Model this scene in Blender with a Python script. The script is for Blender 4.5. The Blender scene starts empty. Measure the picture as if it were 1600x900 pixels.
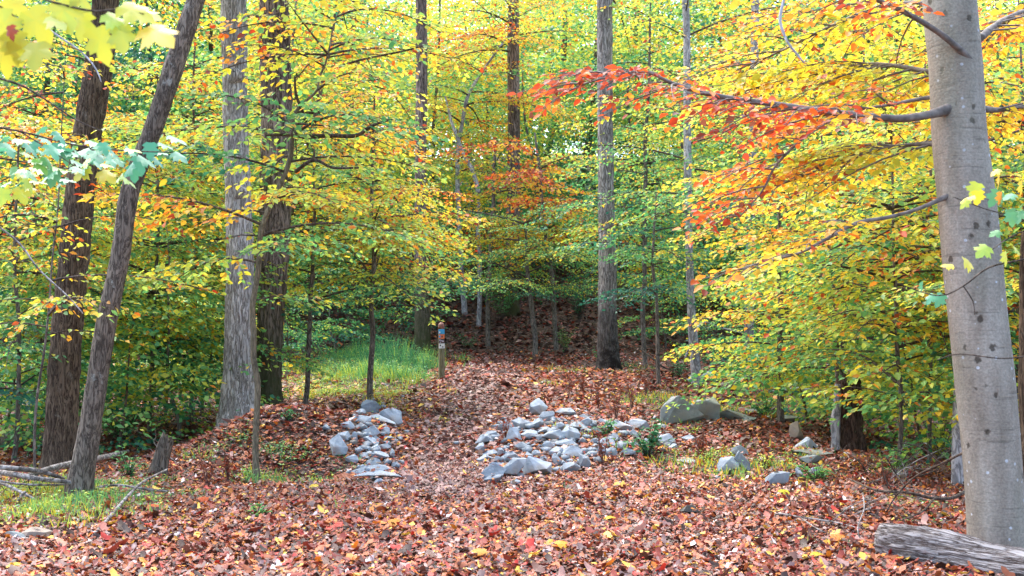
import bpy, math, random
import numpy as np
from mathutils import Vector

# ------------------------------------------------------------------ camera, sky, sun, exposure
SC = bpy.context.scene
COL = SC.collection
FPX = 1716.0
CAMZ = 1.6
PITCH = math.atan(67.0 / FPX)
CAM = np.array([0.0, 0.0, CAMZ])
cam_d = bpy.data.cameras.new('camera')
cam = bpy.data.objects.new('camera', cam_d)
COL.objects.link(cam)
cam.location = CAM
cam.rotation_euler = (math.radians(90) + PITCH, 0, 0)
cam_d.sensor_width = 36.0
cam_d.lens = FPX / 1600 * 36.0
cam_d.clip_start = 0.05
cam_d.clip_end = 1500
cam_d.dof.use_dof = True
cam_d.dof.focus_distance = 13.0
cam_d.dof.aperture_fstop = 6.3
SC.camera = cam

SUN_EL, SUN_ROT = math.radians(58), math.radians(-35)
world = bpy.data.worlds.new('World')
SC.world = world
world.use_nodes = True
nt = world.node_tree
bg = nt.nodes['Background']
sky = nt.nodes.new('ShaderNodeTexSky')
sky.sky_type = 'NISHITA'
sky.sun_disc = False
sky.sun_elevation = SUN_EL
sky.sun_rotation = SUN_ROT
sky.air_density = 1.0
sky.dust_density = 3.0
sky.ozone_density = 1.0
nt.links.new(sky.outputs[0], bg.inputs[0])
bg.inputs[1].default_value = 0.15
sun_d = bpy.data.lights.new('sun', 'SUN')
sun_d.energy = 1.5
sun_d.angle = math.radians(80)
sun_d.color = (1.0, 0.95, 0.88)
sun = bpy.data.objects.new('sun', sun_d)
COL.objects.link(sun)
# direction towards the sun, matching the sky's sun_rotation (clockwise from +Y)
sdir = Vector((math.sin(SUN_ROT) * math.cos(SUN_EL), math.cos(SUN_ROT) * math.cos(SUN_EL), math.sin(SUN_EL)))
sun.rotation_euler = sdir.to_track_quat('Z', 'Y').to_euler()
SC.view_settings.view_transform = 'Standard'
SC.view_settings.look = 'None'
SC.view_settings.exposure = 2.25
SC.view_settings.gamma = 1.0
SC.view_settings.use_curve_mapping = False
SC.render.engine = 'CYCLES'
SC.cycles.max_bounces = 9
SC.cycles.diffuse_bounces = 6
SC.cycles.glossy_bounces = 2
SC.cycles.transmission_bounces = 4
SC.cycles.transparent_max_bounces = 4
SC.cycles.use_denoising = True
try:
    SC.cycles.denoiser = 'OPENIMAGEDENOISE'
except Exception:
    pass

RNG = np.random.default_rng(7)
random.seed(7)

# ------------------------------------------------------------------ pixel helpers (photo is 1600 x 900)
def ray(px, py):
    a = (px - 800.0) / FPX
    b = (450.0 - py) / FPX
    c, s = math.cos(PITCH), math.sin(PITCH)
    y = c - b * s
    return np.array([a / y, 1.0, (s + b * c) / y])

def P(px, py, d):
    return CAM + ray(px, py) * d

def proj(x, y, z):
    c, s = math.cos(PITCH), math.sin(PITCH)
    dz = z - CAMZ
    f = y * c + dz * s
    u = -y * s + dz * c
    f = np.maximum(f, 0.05)
    return 800 + FPX * x / f, 450 - FPX * u / f

# ------------------------------------------------------------------ ground height
PY = np.array([-60, 12, 16, 23, 28, 31, 36, 45, 60, 90, 160, 420], float)
PZ = np.array([0, 0, .15, .58, .80, 1.0, 2.9, 6.0, 10.5, 15.5, 21, 30], float)
def sst(a, b, x):
    t = np.clip((x - a) / (b - a), 0, 1)
    return t * t * (3 - 2 * t)
def gauss(x, y, cx, cy, sx, sy):
    return np.exp(-((x - cx) / sx) ** 2 - ((y - cy) / sy) ** 2)
def ground(x, y):
    x = np.asarray(x, float); y = np.asarray(y, float)
    h = (np.interp(y - .6, PY, PZ) + np.interp(y, PY, PZ) + np.interp(y + .6, PY, PZ)) / 3
    left = sst(-2.6, -5.5, x) * sst(12, 15, y) * (1 - sst(22, 30, y))
    h = h - .30 * left
    right = sst(3.0, 6.0, x) * sst(12, 15, y) * (1 - sst(24, 34, y))
    h = h - .18 * right
    h = h + .52 * gauss(x, y, -2.95, 14.4, 1.15, 1.1)          # leafy bank beside the left stones
    h = h + .16 * gauss(x, y, -2.0, 15.6, .5, 2.0)
    h = h + .22 * gauss(x, y, .75, 15.0, 1.2, 1.5)
    h = h - .10 * gauss(x, y, -.85, 14.5, .8, 2.5)
    h = h - .18 * gauss(x, y, -2.35, 12.35, .5, .35)
    n = (np.sin(x * 1.3 + y * .7) * np.sin(y * 1.1 - x * .4 + 1) * .035
         + np.sin(x * 3.1 + 2) * np.sin(y * 2.7 + x) * .014)
    n2 = np.sin(x * .23 + 1) * np.sin(y * .19) * .8 * sst(30, 60, y)
    return h + n + n2

def hit(px, py):
    """where the ray through a photo pixel meets the ground"""
    r = ray(px, py)
    d = np.arange(4, 90, .02)
    z = CAMZ + r[2] * d
    g = ground(r[0] * d, d)
    k = np.argmax(z <= g)
    if z[k] > g[k]:
        k = len(d) - 1
    dd = d[k]
    return np.array([r[0] * dd, dd, float(g[k])])

# ------------------------------------------------------------------ mesh helpers
def tag(o, label=None, cat=None, group=None, kind=None):
    if label: o['label'] = label
    if cat: o['category'] = cat
    if group: o['group'] = group
    if kind: o['kind'] = kind
    return o

def thing(name, label, cat, loc, group=None):
    o = bpy.data.objects.new(name, None)
    o.empty_display_size = .2
    COL.objects.link(o)
    o.location = [float(v) for v in loc]
    return tag(o, label, cat, group)

def mk(name, V, faces, mat, parent=None, origin=(0, 0, 0), col=None, smooth=False):
    """faces: list of (n,k) int arrays; V in world space, stored relative to origin"""
    V = np.asarray(V, float) - np.asarray(origin, float)
    me = bpy.data.meshes.new(name)
    me.vertices.add(len(V))
    me.vertices.foreach_set('co', V.astype(np.float32).ravel())
    faces = [f for f in faces if len(f)]
    tot = np.concatenate([np.full(len(f), f.shape[1], np.int32) for f in faces])
    idx = np.concatenate([f.ravel() for f in faces]).astype(np.int32)
    start = np.concatenate([[0], np.cumsum(tot)[:-1]]).astype(np.int32)
    me.loops.add(len(idx))
    me.loops.foreach_set('vertex_index', idx)
    me.polygons.add(len(tot))
    me.polygons.foreach_set('loop_start', start)
    me.polygons.foreach_set('loop_total', tot)
    if smooth:
        me.polygons.foreach_set('use_smooth', np.ones(len(tot), bool))
    me.update(calc_edges=True)
    if col is not None:
        a = me.attributes.new('leafcol', 'FLOAT_COLOR', 'FACE')
        c = np.ones((len(tot), 4), np.float32)
        c[:, :col.shape[1]] = col
        a.data.foreach_set('color', c.ravel())
    me.materials.append(mat)
    o = bpy.data.objects.new(name, me)
    COL.objects.link(o)
    if parent is not None:
        o.parent = parent
    else:
        o.location = [float(v) for v in origin]
    return o

def norm(v):
    return v / np.maximum(np.linalg.norm(v, axis=-1, keepdims=True), 1e-9)

class Tubes:
    def __init__(s):
        s.V = []; s.Q = []; s.T = []; s.n = 0
    def add(s, pts, rad, sides=8, disp=None, cap=True):
        pts = np.asarray(pts, float); rad = np.asarray(rad, float)
        m = len(pts)
        tan = norm(np.gradient(pts, axis=0))
        ref = np.array([1., 0, 0]) if abs(tan[0][0]) < .8 else np.array([0, 0, 1.])
        u = np.cross(tan[0], ref); u /= np.linalg.norm(u)
        U = np.zeros((m, 3))
        for i in range(m):
            u = u - tan[i] * np.dot(u, tan[i]); u /= max(np.linalg.norm(u), 1e-9)
            U[i] = u
        W = np.cross(tan, U)
        th = np.arange(sides) * 2 * np.pi / sides
        r = rad[:, None] * np.ones((1, sides))
        if disp is not None:
            r = r * disp(th[None, :], pts[:, 2][:, None])
        ring = (pts[:, None, :] + r[..., None] * (np.cos(th)[None, :, None] * U[:, None, :] + np.sin(th)[None, :, None] * W[:, None, :]))
        s.V.append(ring.reshape(-1, 3))
        i0 = np.arange(m - 1)[:, None] * sides; j = np.arange(sides)[None, :]; j2 = (j + 1) % sides
        q = np.stack([i0 + j, i0 + j2, i0 + sides + j2, i0 + sides + j], -1).reshape(-1, 4) + s.n
        s.Q.append(q)
        s.n += m * sides
        if cap:
            for k, fl in ((0, 1), (m - 1, 0)):
                s.V.append(pts[k][None, :])
                a = np.arange(sides) + k * sides + s.n - m * sides - (0 if k == 0 else 1) * 0
                base = s.n - m * sides if k == 0 else s.n - m * sides - 1
                a = base + k * sides + np.arange(sides)
                b = base + k * sides + (np.arange(sides) + 1) % sides
                t = np.stack([b, a, np.full(sides, s.n)] if fl else [a, b, np.full(sides, s.n)], -1)
                s.T.append(t)
                s.n += 1
    def build(s, name, mat, parent=None, origin=(0, 0, 0), smooth=True):
        fs = [np.concatenate(s.Q)]
        if s.T: fs.append(np.concatenate(s.T))
        return mk(name, np.concatenate(s.V), fs, mat, parent, origin, smooth=smooth)

def smooth_path(pts, n=None, step=.12):
    """Catmull-Rom through points of any dimension"""
    pts = np.asarray(pts, float)
    if len(pts) < 3:
        k = n or max(2, int(np.linalg.norm(pts[-1][:3] - pts[0][:3]) / step))
        t = np.linspace(0, 1, k + 1)[:, None]
        return pts[0] * (1 - t) + pts[-1] * t
    e = np.vstack([2 * pts[0] - pts[1], pts, 2 * pts[-1] - pts[-2]])
    out = []
    for i in range(1, len(e) - 2):
        L = np.linalg.norm(e[i + 1][:3] - e[i][:3])
        k = max(2, int(L / step))
        t = np.linspace(0, 1, k, endpoint=False)[:, None]
        a, b, c, d = e[i - 1], e[i], e[i + 1], e[i + 2]
        out.append(.5 * ((2 * b) + (-a + c) * t + (2 * a - 5 * b + 4 * c - d) * t ** 2 + (-a + 3 * b - 3 * c + d) * t ** 3))
    out.append(pts[-1][None, :])
    return np.vstack(out)

# ---- leaves
TEMPL = {
    'ovate': (np.array([[0, 0, 0], [.35, .5, .12], [.75, .34, .04], [1, 0, -.16], [.75, -.34, .04], [.35, -.5, .12]]),
              np.array([[0, 1, 2, 3], [0, 3, 4, 5]])),
    'diamond': (np.array([[0, 0, 0], [.45, .5, .08], [1, 0, -.08], [.45, -.5, .08]]), np.array([[0, 1, 2, 3]])),
    'blade': (np.array([[0, .5, 0], [.5, .45, 0], [1, 0, -.15], [.5, -.45, 0], [0, -.5, 0]])[[4, 3, 2, 1]] if False else
              np.array([[0, -.5, 0], [.6, -.35, .05], [1, 0, -.2], [.6, .35, .05], [0, .5, 0]])[:4], np.array([[0, 1, 2, 3]])),
}
_mo = np.array([[0, 0], [-.05, .22], [.10, .50], [.22, .32], [.45, .60], [.50, .42], [.60, .46], [.58, .22], [.75, .24], [1.0, 0],
                [.75, -.24], [.58, -.22], [.60, -.46], [.50, -.42], [.45, -.60], [.22, -.32], [.10, -.50], [-.05, -.22]])
_mv = np.array([[.3, 0, 0]] + [[a, b, -.55 * (b * b) - .25 * max(a - .5, 0) ** 2 * 2] for a, b in _mo])
_mf = np.array([[0, 1 + i, 1 + (i + 1) % len(_mo)] for i in range(len(_mo))])
TEMPL['maple'] = (_mv, _mf)
_lo = np.array([[0, 0], [.15, .35], [.35, .50], [.5, .28], [.75, .40], [1, .05], [.8, -.3], [.5, -.25], [.3, -.52], [.1, -.3]])
TEMPL['lobed'] = (np.array([[.45, 0, .08]] + [[a, b, .10 * math.sin(7 * a + 5 * b) - .2 * b * b] for a, b in _lo]),
                  np.array([[0, 1 + i, 1 + (i + 1) % len(_lo)] for i in range(len(_lo))]))

def leaf_geo(Pp, D, N, L, Wd, shape, curl=None):
    v, f = TEMPL[shape]
    n = len(Pp)
    D = norm(D); S = norm(np.cross(N, D)); N2 = np.cross(D, S)
    L = np.broadcast_to(L, (n,)); Wd = np.broadcast_to(Wd, (n,))
    u = v[:, 0][None, :] * L[:, None]
    s_ = v[:, 1][None, :] * Wd[:, None]
    w = v[:, 2][None, :] * Wd[:, None]
    if curl is not None:
        w = w + curl[:, None] * (v[:, 0][None, :] ** 2 + 1.5 * v[:, 1][None, :] ** 2) * L[:, None]
    V = Pp[:, None, :] + u[..., None] * D[:, None, :] + s_[..., None] * S[:, None, :] + w[..., None] * N2[:, None, :]
    k = len(v)
    Fc = (f[None] + (np.arange(n) * k)[:, None, None]).reshape(-1, f.shape[1])
    return V.reshape(-1, 3), Fc, len(f)

def leaf_mesh(name, Lf, mat, parent, origin, shape='ovate'):
    Pp, D, N, L, Wd, tone, val = [np.concatenate([l[i] for l in Lf]) for i in range(7)]
    V, Fc, k = leaf_geo(Pp, D, N, L, Wd, shape)
    col = np.stack([np.repeat(tone, k), np.repeat(val, k), np.zeros(len(Fc))], -1)
    return mk(name, V, [Fc], mat, parent, origin, col=col)

def spray(r, p0, az, L, rise=.25, droop=.35, width=.5, tw=.14, ls=.055, leaf=.08, tone=.4, tvar=.08, twigs=None, tube=True, rad=None, flat=.3):
    """one flat, layered leafy branch: an axis, alternate twigs, alternate leaves"""
    h = np.array([math.cos(az), math.sin(az), 0.]); q = np.array([-h[1], h[0], 0.])
    bend = r.normal(0, .12)
    def axis(t):
        t = np.asarray(t)[:, None]
        return p0 + h * L * t + q * L * bend * t ** 2 + np.array([0, 0, 1.]) * (L * (rise * t - droop * t ** 2))
    n = max(3, int(L * .9 / tw))
    t = np.linspace(.12, 1.0, n) + r.uniform(-.02, .02, n)
    t = np.clip(t, .05, 1)
    side = np.where(np.arange(n) % 2 == 0, 1., -1.)
    ang = side * r.uniform(.65, 1.05, n)
    ang[-1] = 0
    td = h[None] * np.cos(ang)[:, None] + q[None] * np.sin(ang)[:, None]
    td = td + np.array([0, 0, 1.]) * r.uniform(-.14, .10, n)[:, None]
    tl = width * L * (1 - t) ** .6 * np.minimum(1, t * 4) * r.uniform(.6, 1.1, n) + .16 * min(L, 1.0)
    m = np.maximum(2, (tl / ls).astype(int))
    base = axis(t)
    ti = np.repeat(np.arange(n), m)
    s = (np.concatenate([np.arange(k) for k in m]) + .6) / m[ti]
    pos = base[ti] + td[ti] * (s * tl[ti])[:, None]
    pos[:, 2] -= .18 * s ** 2 * tl[ti]
    pos += r.normal(0, .012 + .1 * ls, pos.shape)
    sd = np.where(np.arange(len(ti)) % 2 == 0, 1., -1.) * r.uniform(.5, 1.1, len(ti))
    tdq = np.stack([-td[ti][:, 1], td[ti][:, 0], np.zeros(len(ti))], -1)
    D = td[ti] * np.cos(sd)[:, None] + tdq * np.sin(sd)[:, None]
    D[:, 2] += r.uniform(-.75, .10, len(ti))
    N = np.array([0, 0, 1.])[None] + r.normal(0, flat, (len(ti), 3))
    Ls = leaf * r.uniform(.85, 1.15) * r.uniform(.6, 1.15, len(ti))
    tn = tone + r.normal(0, tvar, len(ti)) + r.normal(0, .04)
    # a scatter of turned leaves
    odd = r.random(len(ti)) < .10
    tn = np.where(odd, np.clip(tone + r.uniform(.15, .45, len(ti)), 0, .97), tn)
    va = r.uniform(0, 1, len(ti))
    if twigs is not None:
        ax = axis(np.linspace(0, 1, max(4, int(L / .15))))
        r0 = rad if rad is not None else .004 + .007 * L
        twigs.add(ax, np.linspace(r0, .0025, len(ax)), 5, cap=False)
        if tube:
            for i in range(n):
                tt = np.linspace(0, 1, 4)[:, None]
                pp = base[i] + td[i] * tl[i] * tt; pp[:, 2] -= (.18 * tt ** 2 * tl[i])[:, 0]
                twigs.add(pp, np.linspace(.0035, .0015, 4), 3, cap=False)
    return (pos, D, N, Ls, Ls * r.uniform(.55, .7, len(ti)), tn, va)

# ------------------------------------------------------------------ materials
def M(name):
    m = bpy.data.materials.new(name)
    m.use_nodes = True
    return m, m.node_tree.nodes, m.node_tree.links, m.node_tree.nodes['Principled BSDF']

def ramp(N, stops, interp='LINEAR'):
    r = N.new('ShaderNodeValToRGB')
    r.color_ramp.interpolation = interp
    e = r.color_ramp.elements
    while len(e) < len(stops): e.new(.5)
    for i, (p, c) in enumerate(stops):
        e[i].position = p
        e[i].color = (*c, 1) if len(c) == 3 else c
    return r

def mixrgb(N, Lk, mode, a, b, f):
    m = N.new('ShaderNodeMix'); m.data_type = 'RGBA'; m.blend_type = mode
    if hasattr(f, 'links'): Lk.new(f, m.inputs['Factor'])
    else: m.inputs['Factor'].default_value = f
    for k, v in ((6, a), (7, b)):
        if hasattr(v, 'links'): Lk.new(v, m.inputs[k])
        else: m.inputs[k].default_value = (*v, 1)
    return m.outputs[2]

LEAF_RAMP = [(0.0, (.03, .17, .11)), (.14, (.08, .31, .10)), (.28, (.18, .44, .13)), (.40, (.48, .64, .10)),
             (.50, (.74, .69, .06)), (.60, (.88, .62, .05)), (.70, (.88, .40, .045)), (.80, (.78, .19, .025)), (.89, (.60, .065, .02)), (1.0, (.20, .07, .04))]
MAPLE_RAMP = [(0.0, (.07, .34, .22)), (.14, (.12, .42, .22)), (.28, (.22, .48, .09))] + LEAF_RAMP[3:]  # aqua greens put the sky's sheen on glossy leaves into the colour
def leaf_material(name, rough=.38, trans=.55, spec=.5, stops=None):
    m, N, Lk, pb = M(name)
    a = N.new('ShaderNodeAttribute'); a.attribute_name = 'leafcol'
    sep = N.new('ShaderNodeSeparateColor'); Lk.new(a.outputs['Color'], sep.inputs[0])
    oi = N.new('ShaderNodeObjectInfo')
    so = N.new('ShaderNodeSeparateColor'); Lk.new(oi.outputs['Color'], so.inputs[0])
    ad = N.new('ShaderNodeMath'); ad.operation = 'ADD'; Lk.new(sep.outputs[0], ad.inputs[0]); Lk.new(so.outputs[0], ad.inputs[1])
    sb = N.new('ShaderNodeMath'); sb.operation = 'SUBTRACT'; Lk.new(ad.outputs[0], sb.inputs[0]); sb.inputs[1].default_value = .5
    rp = ramp(N, stops or LEAF_RAMP); Lk.new(sb.outputs[0], rp.inputs[0])
    mr = N.new('ShaderNodeMapRange'); Lk.new(sep.outputs[1], mr.inputs[0]); mr.inputs[3].default_value = .80; mr.inputs[4].default_value = 1.18
    hs = N.new('ShaderNodeHueSaturation'); Lk.new(rp.outputs[0], hs.inputs['Color']); Lk.new(mr.outputs[0], hs.inputs['Value'])
    Lk.new(hs.outputs[0], pb.inputs['Base Color'])
    pb.inputs['Roughness'].default_value = rough
    pb.inputs['Specular IOR Level'].default_value = spec
    tr = N.new('ShaderNodeBsdfTranslucent'); Lk.new(hs.outputs[0], tr.inputs['Color'])
    mx = N.new('ShaderNodeMixShader'); mx.inputs[0].default_value = trans
    Lk.new(pb.outputs[0], mx.inputs[1]); Lk.new(tr.outputs[0], mx.inputs[2])
    Lk.new(mx.outputs[0], N['Material Output'].inputs[0])
    return m

def direct_leaf_material(name, rough=.5, trans=.15):
    m, N, Lk, pb = M(name)
    a = N.new('ShaderNodeAttribute'); a.attribute_name = 'leafcol'
    tc = N.new('ShaderNodeTexCoord')
    no = N.new('ShaderNodeTexNoise'); no.inputs['Scale'].default_value = 40; Lk.new(tc.outputs['Object'], no.inputs[0])
    mr = N.new('ShaderNodeMapRange'); Lk.new(no.outputs[0], mr.inputs[0]); mr.inputs[3].default_value = .75; mr.inputs[4].default_value = 1.2
    hs = N.new('ShaderNodeHueSaturation'); Lk.new(a.outputs['Color'], hs.inputs['Color']); Lk.new(mr.outputs[0], hs.inputs['Value'])
    Lk.new(hs.outputs[0], pb.inputs['Base Color'])
    pb.inputs['Roughness'].default_value = rough
    tr = N.new('ShaderNodeBsdfTranslucent'); Lk.new(hs.outputs[0], tr.inputs['Color'])
    mx = N.new('ShaderNodeMixShader'); mx.inputs[0].default_value = trans
    Lk.new(pb.outputs[0], mx.inputs[1]); Lk.new(tr.outputs[0], mx.inputs[2])
    Lk.new(mx.outputs[0], N['Material Output'].inputs[0])
    return m

def bark_material(name, dark, light, lichen=(.45, .50, .46), lich=.2, sx=16, sz=2.2, bump=.6, moss=None):
    m, N, Lk, pb = M(name)
    tc = N.new('ShaderNodeTexCoord')
    mp = N.new('ShaderNodeMapping'); mp.inputs['Scale'].default_value = (sx, sx, sz); Lk.new(tc.outputs['Object'], mp.inputs[0])
    n1 = N.new('ShaderNodeTexNoise'); n1.inputs['Scale'].default_value = 1.6; n1.inputs['Detail'].default_value = 8; n1.inputs['Roughness'].default_value = .65; n1.inputs['Distortion'].default_value = .6
    Lk.new(mp.outputs[0], n1.inputs[0])
    vo = N.new('ShaderNodeTexNoise'); vo.inputs['Scale'].default_value = .9; vo.inputs['Detail'].default_value = 5; vo.inputs['Roughness'].default_value = .6; vo.inputs['Distortion'].default_value = 1.2; Lk.new(mp.outputs[0], vo.inputs[0])
    vq = N.new('ShaderNodeMath'); vq.operation = 'SUBTRACT'; Lk.new(vo.outputs[0], vq.inputs[0]); vq.inputs[1].default_value = .5
    va = N.new('ShaderNodeMath'); va.operation = 'ABSOLUTE'; Lk.new(vq.outputs[0], va.inputs[0])
    vr = N.new('ShaderNodeMapRange'); Lk.new(va.outputs[0], vr.inputs[0]); vr.inputs[2].default_value = .11
    mu = N.new('ShaderNodeMath'); mu.operation = 'MULTIPLY'; Lk.new(n1.outputs[0], mu.inputs[0]); Lk.new(vr.outputs[0], mu.inputs[1])
    ad = N.new('ShaderNodeMath'); ad.operation = 'MULTIPLY_ADD'; Lk.new(n1.outputs[0], ad.inputs[0]); ad.inputs[1].default_value = .6; Lk.new(mu.outputs[0], ad.inputs[2])
    rp = ramp(N, [(.32, dark), (.52, tuple(.55 * a + .45 * b for a, b in zip(dark, light))), (.80, light)]); Lk.new(ad.outputs[0], rp.inputs[0])
    n2 = N.new('ShaderNodeTexNoise'); n2.inputs['Scale'].default_value = 5; n2.inputs['Detail'].default_value = 7; n2.inputs['Roughness'].default_value = .75
    Lk.new(tc.outputs['Object'], n2.inputs[0])
    r2 = ramp(N, [(.60, (0, 0, 0)), (.68, (1, 1, 1))]); Lk.new(n2.outputs[0], r2.inputs[0])
    ml = N.new('ShaderNodeMath'); ml.operation = 'MULTIPLY'; Lk.new(r2.outputs[0], ml.inputs[0]); ml.inputs[1].default_value = lich * 2
    c = mixrgb(N, Lk, 'MIX', rp.outputs[0], lichen, ml.outputs[0])
    # broad tone drift along the stem
    n3 = N.new('ShaderNodeTexNoise'); n3.inputs['Scale'].default_value = 1.2; Lk.new(tc.outputs['Object'], n3.inputs[0])
    m3 = N.new('ShaderNodeMapRange'); Lk.new(n3.outputs[0], m3.inputs[0]); m3.inputs[1].default_value = .3; m3.inputs[2].default_value = .7; m3.inputs[3].default_value = .7; m3.inputs[4].default_value = 1.3
    hs = N.new('ShaderNodeHueSaturation'); Lk.new(c, hs.inputs['Color']); Lk.new(m3.outputs[0], hs.inputs['Value'])
    out = hs.outputs[0]
    if moss:
        sp = N.new('ShaderNodeSeparateXYZ'); Lk.new(tc.outputs['Object'], sp.inputs[0])
        mm = N.new('ShaderNodeMapRange'); Lk.new(sp.outputs[2], mm.inputs[0]); mm.inputs[1].default_value = .2; mm.inputs[2].default_value = 2.4; mm.inputs[3].default_value = 1.9; mm.clamp = True; mm.inputs[4].default_value = 0
        mq = N.new('ShaderNodeMath'); mq.operation = 'MULTIPLY'; Lk.new(mm.outputs[0], mq.inputs[0]); Lk.new(n2.outputs[0], mq.inputs[1]); mq.use_clamp = True
        out = mixrgb(N, Lk, 'MIX', out, moss, mq.outputs[0])
    Lk.new(out, pb.inputs['Base Color'])
    pb.inputs['Roughness'].default_value = .85
    pb.inputs['Specular IOR Level'].default_value = .25
    bp = N.new('ShaderNodeBump'); bp.inputs['Strength'].default_value = bump; bp.inputs['Distance'].default_value = .02
    Lk.new(ad.outputs[0], bp.inputs['Height']); Lk.new(bp.outputs[0], pb.inputs['Normal'])
    return m

def beech_material():
    m, N, Lk, pb = M('smooth_beech_bark')
    tc = N.new('ShaderNodeTexCoord')
    mp = N.new('ShaderNodeMapping'); mp.inputs['Scale'].default_value = (3, 3, .7); Lk.new(tc.outputs['Object'], mp.inputs[0])
    n1 = N.new('ShaderNodeTexNoise'); n1.inputs['Scale'].default_value = 1.8; n1.inputs['Detail'].default_value = 9; n1.inputs['Roughness'].default_value = .62; Lk.new(mp.outputs[0], n1.inputs[0])
    rp = ramp(N, [(.30, (.19, .165, .13)), (.46, (.285, .255, .21)), (.58, (.345, .315, .265)), (.75, (.42, .395, .345))]); Lk.new(n1.outputs[0], rp.inputs[0])
    # horizontal wrinkles
    mw = N.new('ShaderNodeMapping'); mw.inputs['Scale'].default_value = (2.5, 2.5, 26); Lk.new(tc.outputs['Object'], mw.inputs[0])
    nw = N.new('ShaderNodeTexNoise'); nw.inputs['Scale'].default_value = 1.4; nw.inputs['Detail'].default_value = 5; nw.inputs['Distortion'].default_value = .5; Lk.new(mw.outputs[0], nw.inputs[0])
    rw = ramp(N, [(.33, (.45, .45, .45)), (.38, (1, 1, 1))]); Lk.new(nw.outputs[0], rw.inputs[0])
    c = mixrgb(N, Lk, 'MULTIPLY', rp.outputs[0], rw.outputs[0], .55)
    # dark scars
    ms = N.new('ShaderNodeMapping'); ms.inputs['Scale'].default_value = (9, 9, 7.5); Lk.new(tc.outputs['Object'], ms.inputs[0])
    ds = N.new('ShaderNodeTexNoise'); ds.inputs['Scale'].default_value = 3.0; ds.inputs['Detail'].default_value = 3
    Lk.new(ms.outputs[0], ds.inputs[0])
    vs = N.new('ShaderNodeTexVoronoi'); vs.inputs['Scale'].default_value = 1.0
    mxv = N.new('ShaderNodeMix'); mxv.data_type = 'VECTOR'; mxv.inputs['Factor'].default_value = .3
    Lk.new(ms.outputs[0], mxv.inputs[4]); Lk.new(ds.outputs[1], mxv.inputs[5]); Lk.new(mxv.outputs[1], vs.inputs[0])
    rs = ramp(N, [(.10, (.16, .14, .12)), (.16, (1, 1, 1))]); Lk.new(vs.outputs['Distance'], rs.inputs[0])
    c = mixrgb(N, Lk, 'MULTIPLY', c, rs.outputs[0], .85)
    # pale lichen dots
    vd = N.new('ShaderNodeTexVoronoi'); vd.inputs['Scale'].default_value = 15; Lk.new(tc.outputs['Object'], vd.inputs[0])
    rd = ramp(N, [(.15, (1, 1, 1)), (.20, (0, 0, 0))]); Lk.new(vd.outputs['Distance'], rd.inputs[0])
    sp = N.new('ShaderNodeSeparateColor'); Lk.new(vd.outputs['Color'], sp.inputs[0])
    gt = N.new('ShaderNodeMath'); gt.operation = 'GREATER_THAN'; Lk.new(sp.outputs[0], gt.inputs[0]); gt.inputs[1].default_value = .62
    mu = N.new('ShaderNodeMath'); mu.operation = 'MULTIPLY'; Lk.new(rd.outputs[0], mu.inputs[0]); Lk.new(gt.outputs[0], mu.inputs[1])
    c = mixrgb(N, Lk, 'MIX', c, (.52, .55, .58), mu.outputs[0])
    # greenish film in broad vertical patches
    n3 = N.new('ShaderNodeTexNoise'); n3.inputs['Scale'].default_value = 1.3; n3.inputs['Detail'].default_value = 6; Lk.new(mp.outputs[0], n3.inputs[0])
    r3 = ramp(N, [(.5, (0, 0, 0)), (.68, (.6, .6, .6))]); Lk.new(n3.outputs[0], r3.inputs[0])
    c = mixrgb(N, Lk, 'MIX', c, (.20, .20, .15), r3.outputs[0])
    nf = N.new('ShaderNodeTexNoise'); nf.inputs['Scale'].default_value = 60; nf.inputs['Detail'].default_value = 6; Lk.new(tc.outputs['Object'], nf.inputs[0])
    rf = ramp(N, [(.3, (.75, .75, .75)), (.7, (1.15, 1.15, 1.15))]); Lk.new(nf.outputs[0], rf.inputs[0])
    c = mixrgb(N, Lk, 'MULTIPLY', c, rf.outputs[0], 1)
    Lk.new(c, pb.inputs['Base Color'])
    pb.inputs['Roughness'].default_value = .75; pb.inputs['Specular IOR Level'].default_value = .25
    ab = N.new('ShaderNodeMath'); ab.operation = 'ADD'; Lk.new(nw.outputs[0], ab.inputs[0]); Lk.new(rs.outputs[0], ab.inputs[1])
    ab2 = N.new('ShaderNodeMath'); ab2.operation = 'ADD'; Lk.new(ab.outputs[0], ab2.inputs[0]); Lk.new(nf.outputs[0], ab2.inputs[1])
    bp = N.new('ShaderNodeBump'); bp.inputs['Strength'].default_value = .35; bp.inputs['Distance'].default_value = .012
    Lk.new(ab2.outputs[0], bp.inputs['Height']); Lk.new(bp.outputs[0], pb.inputs['Normal'])
    return m

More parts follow.
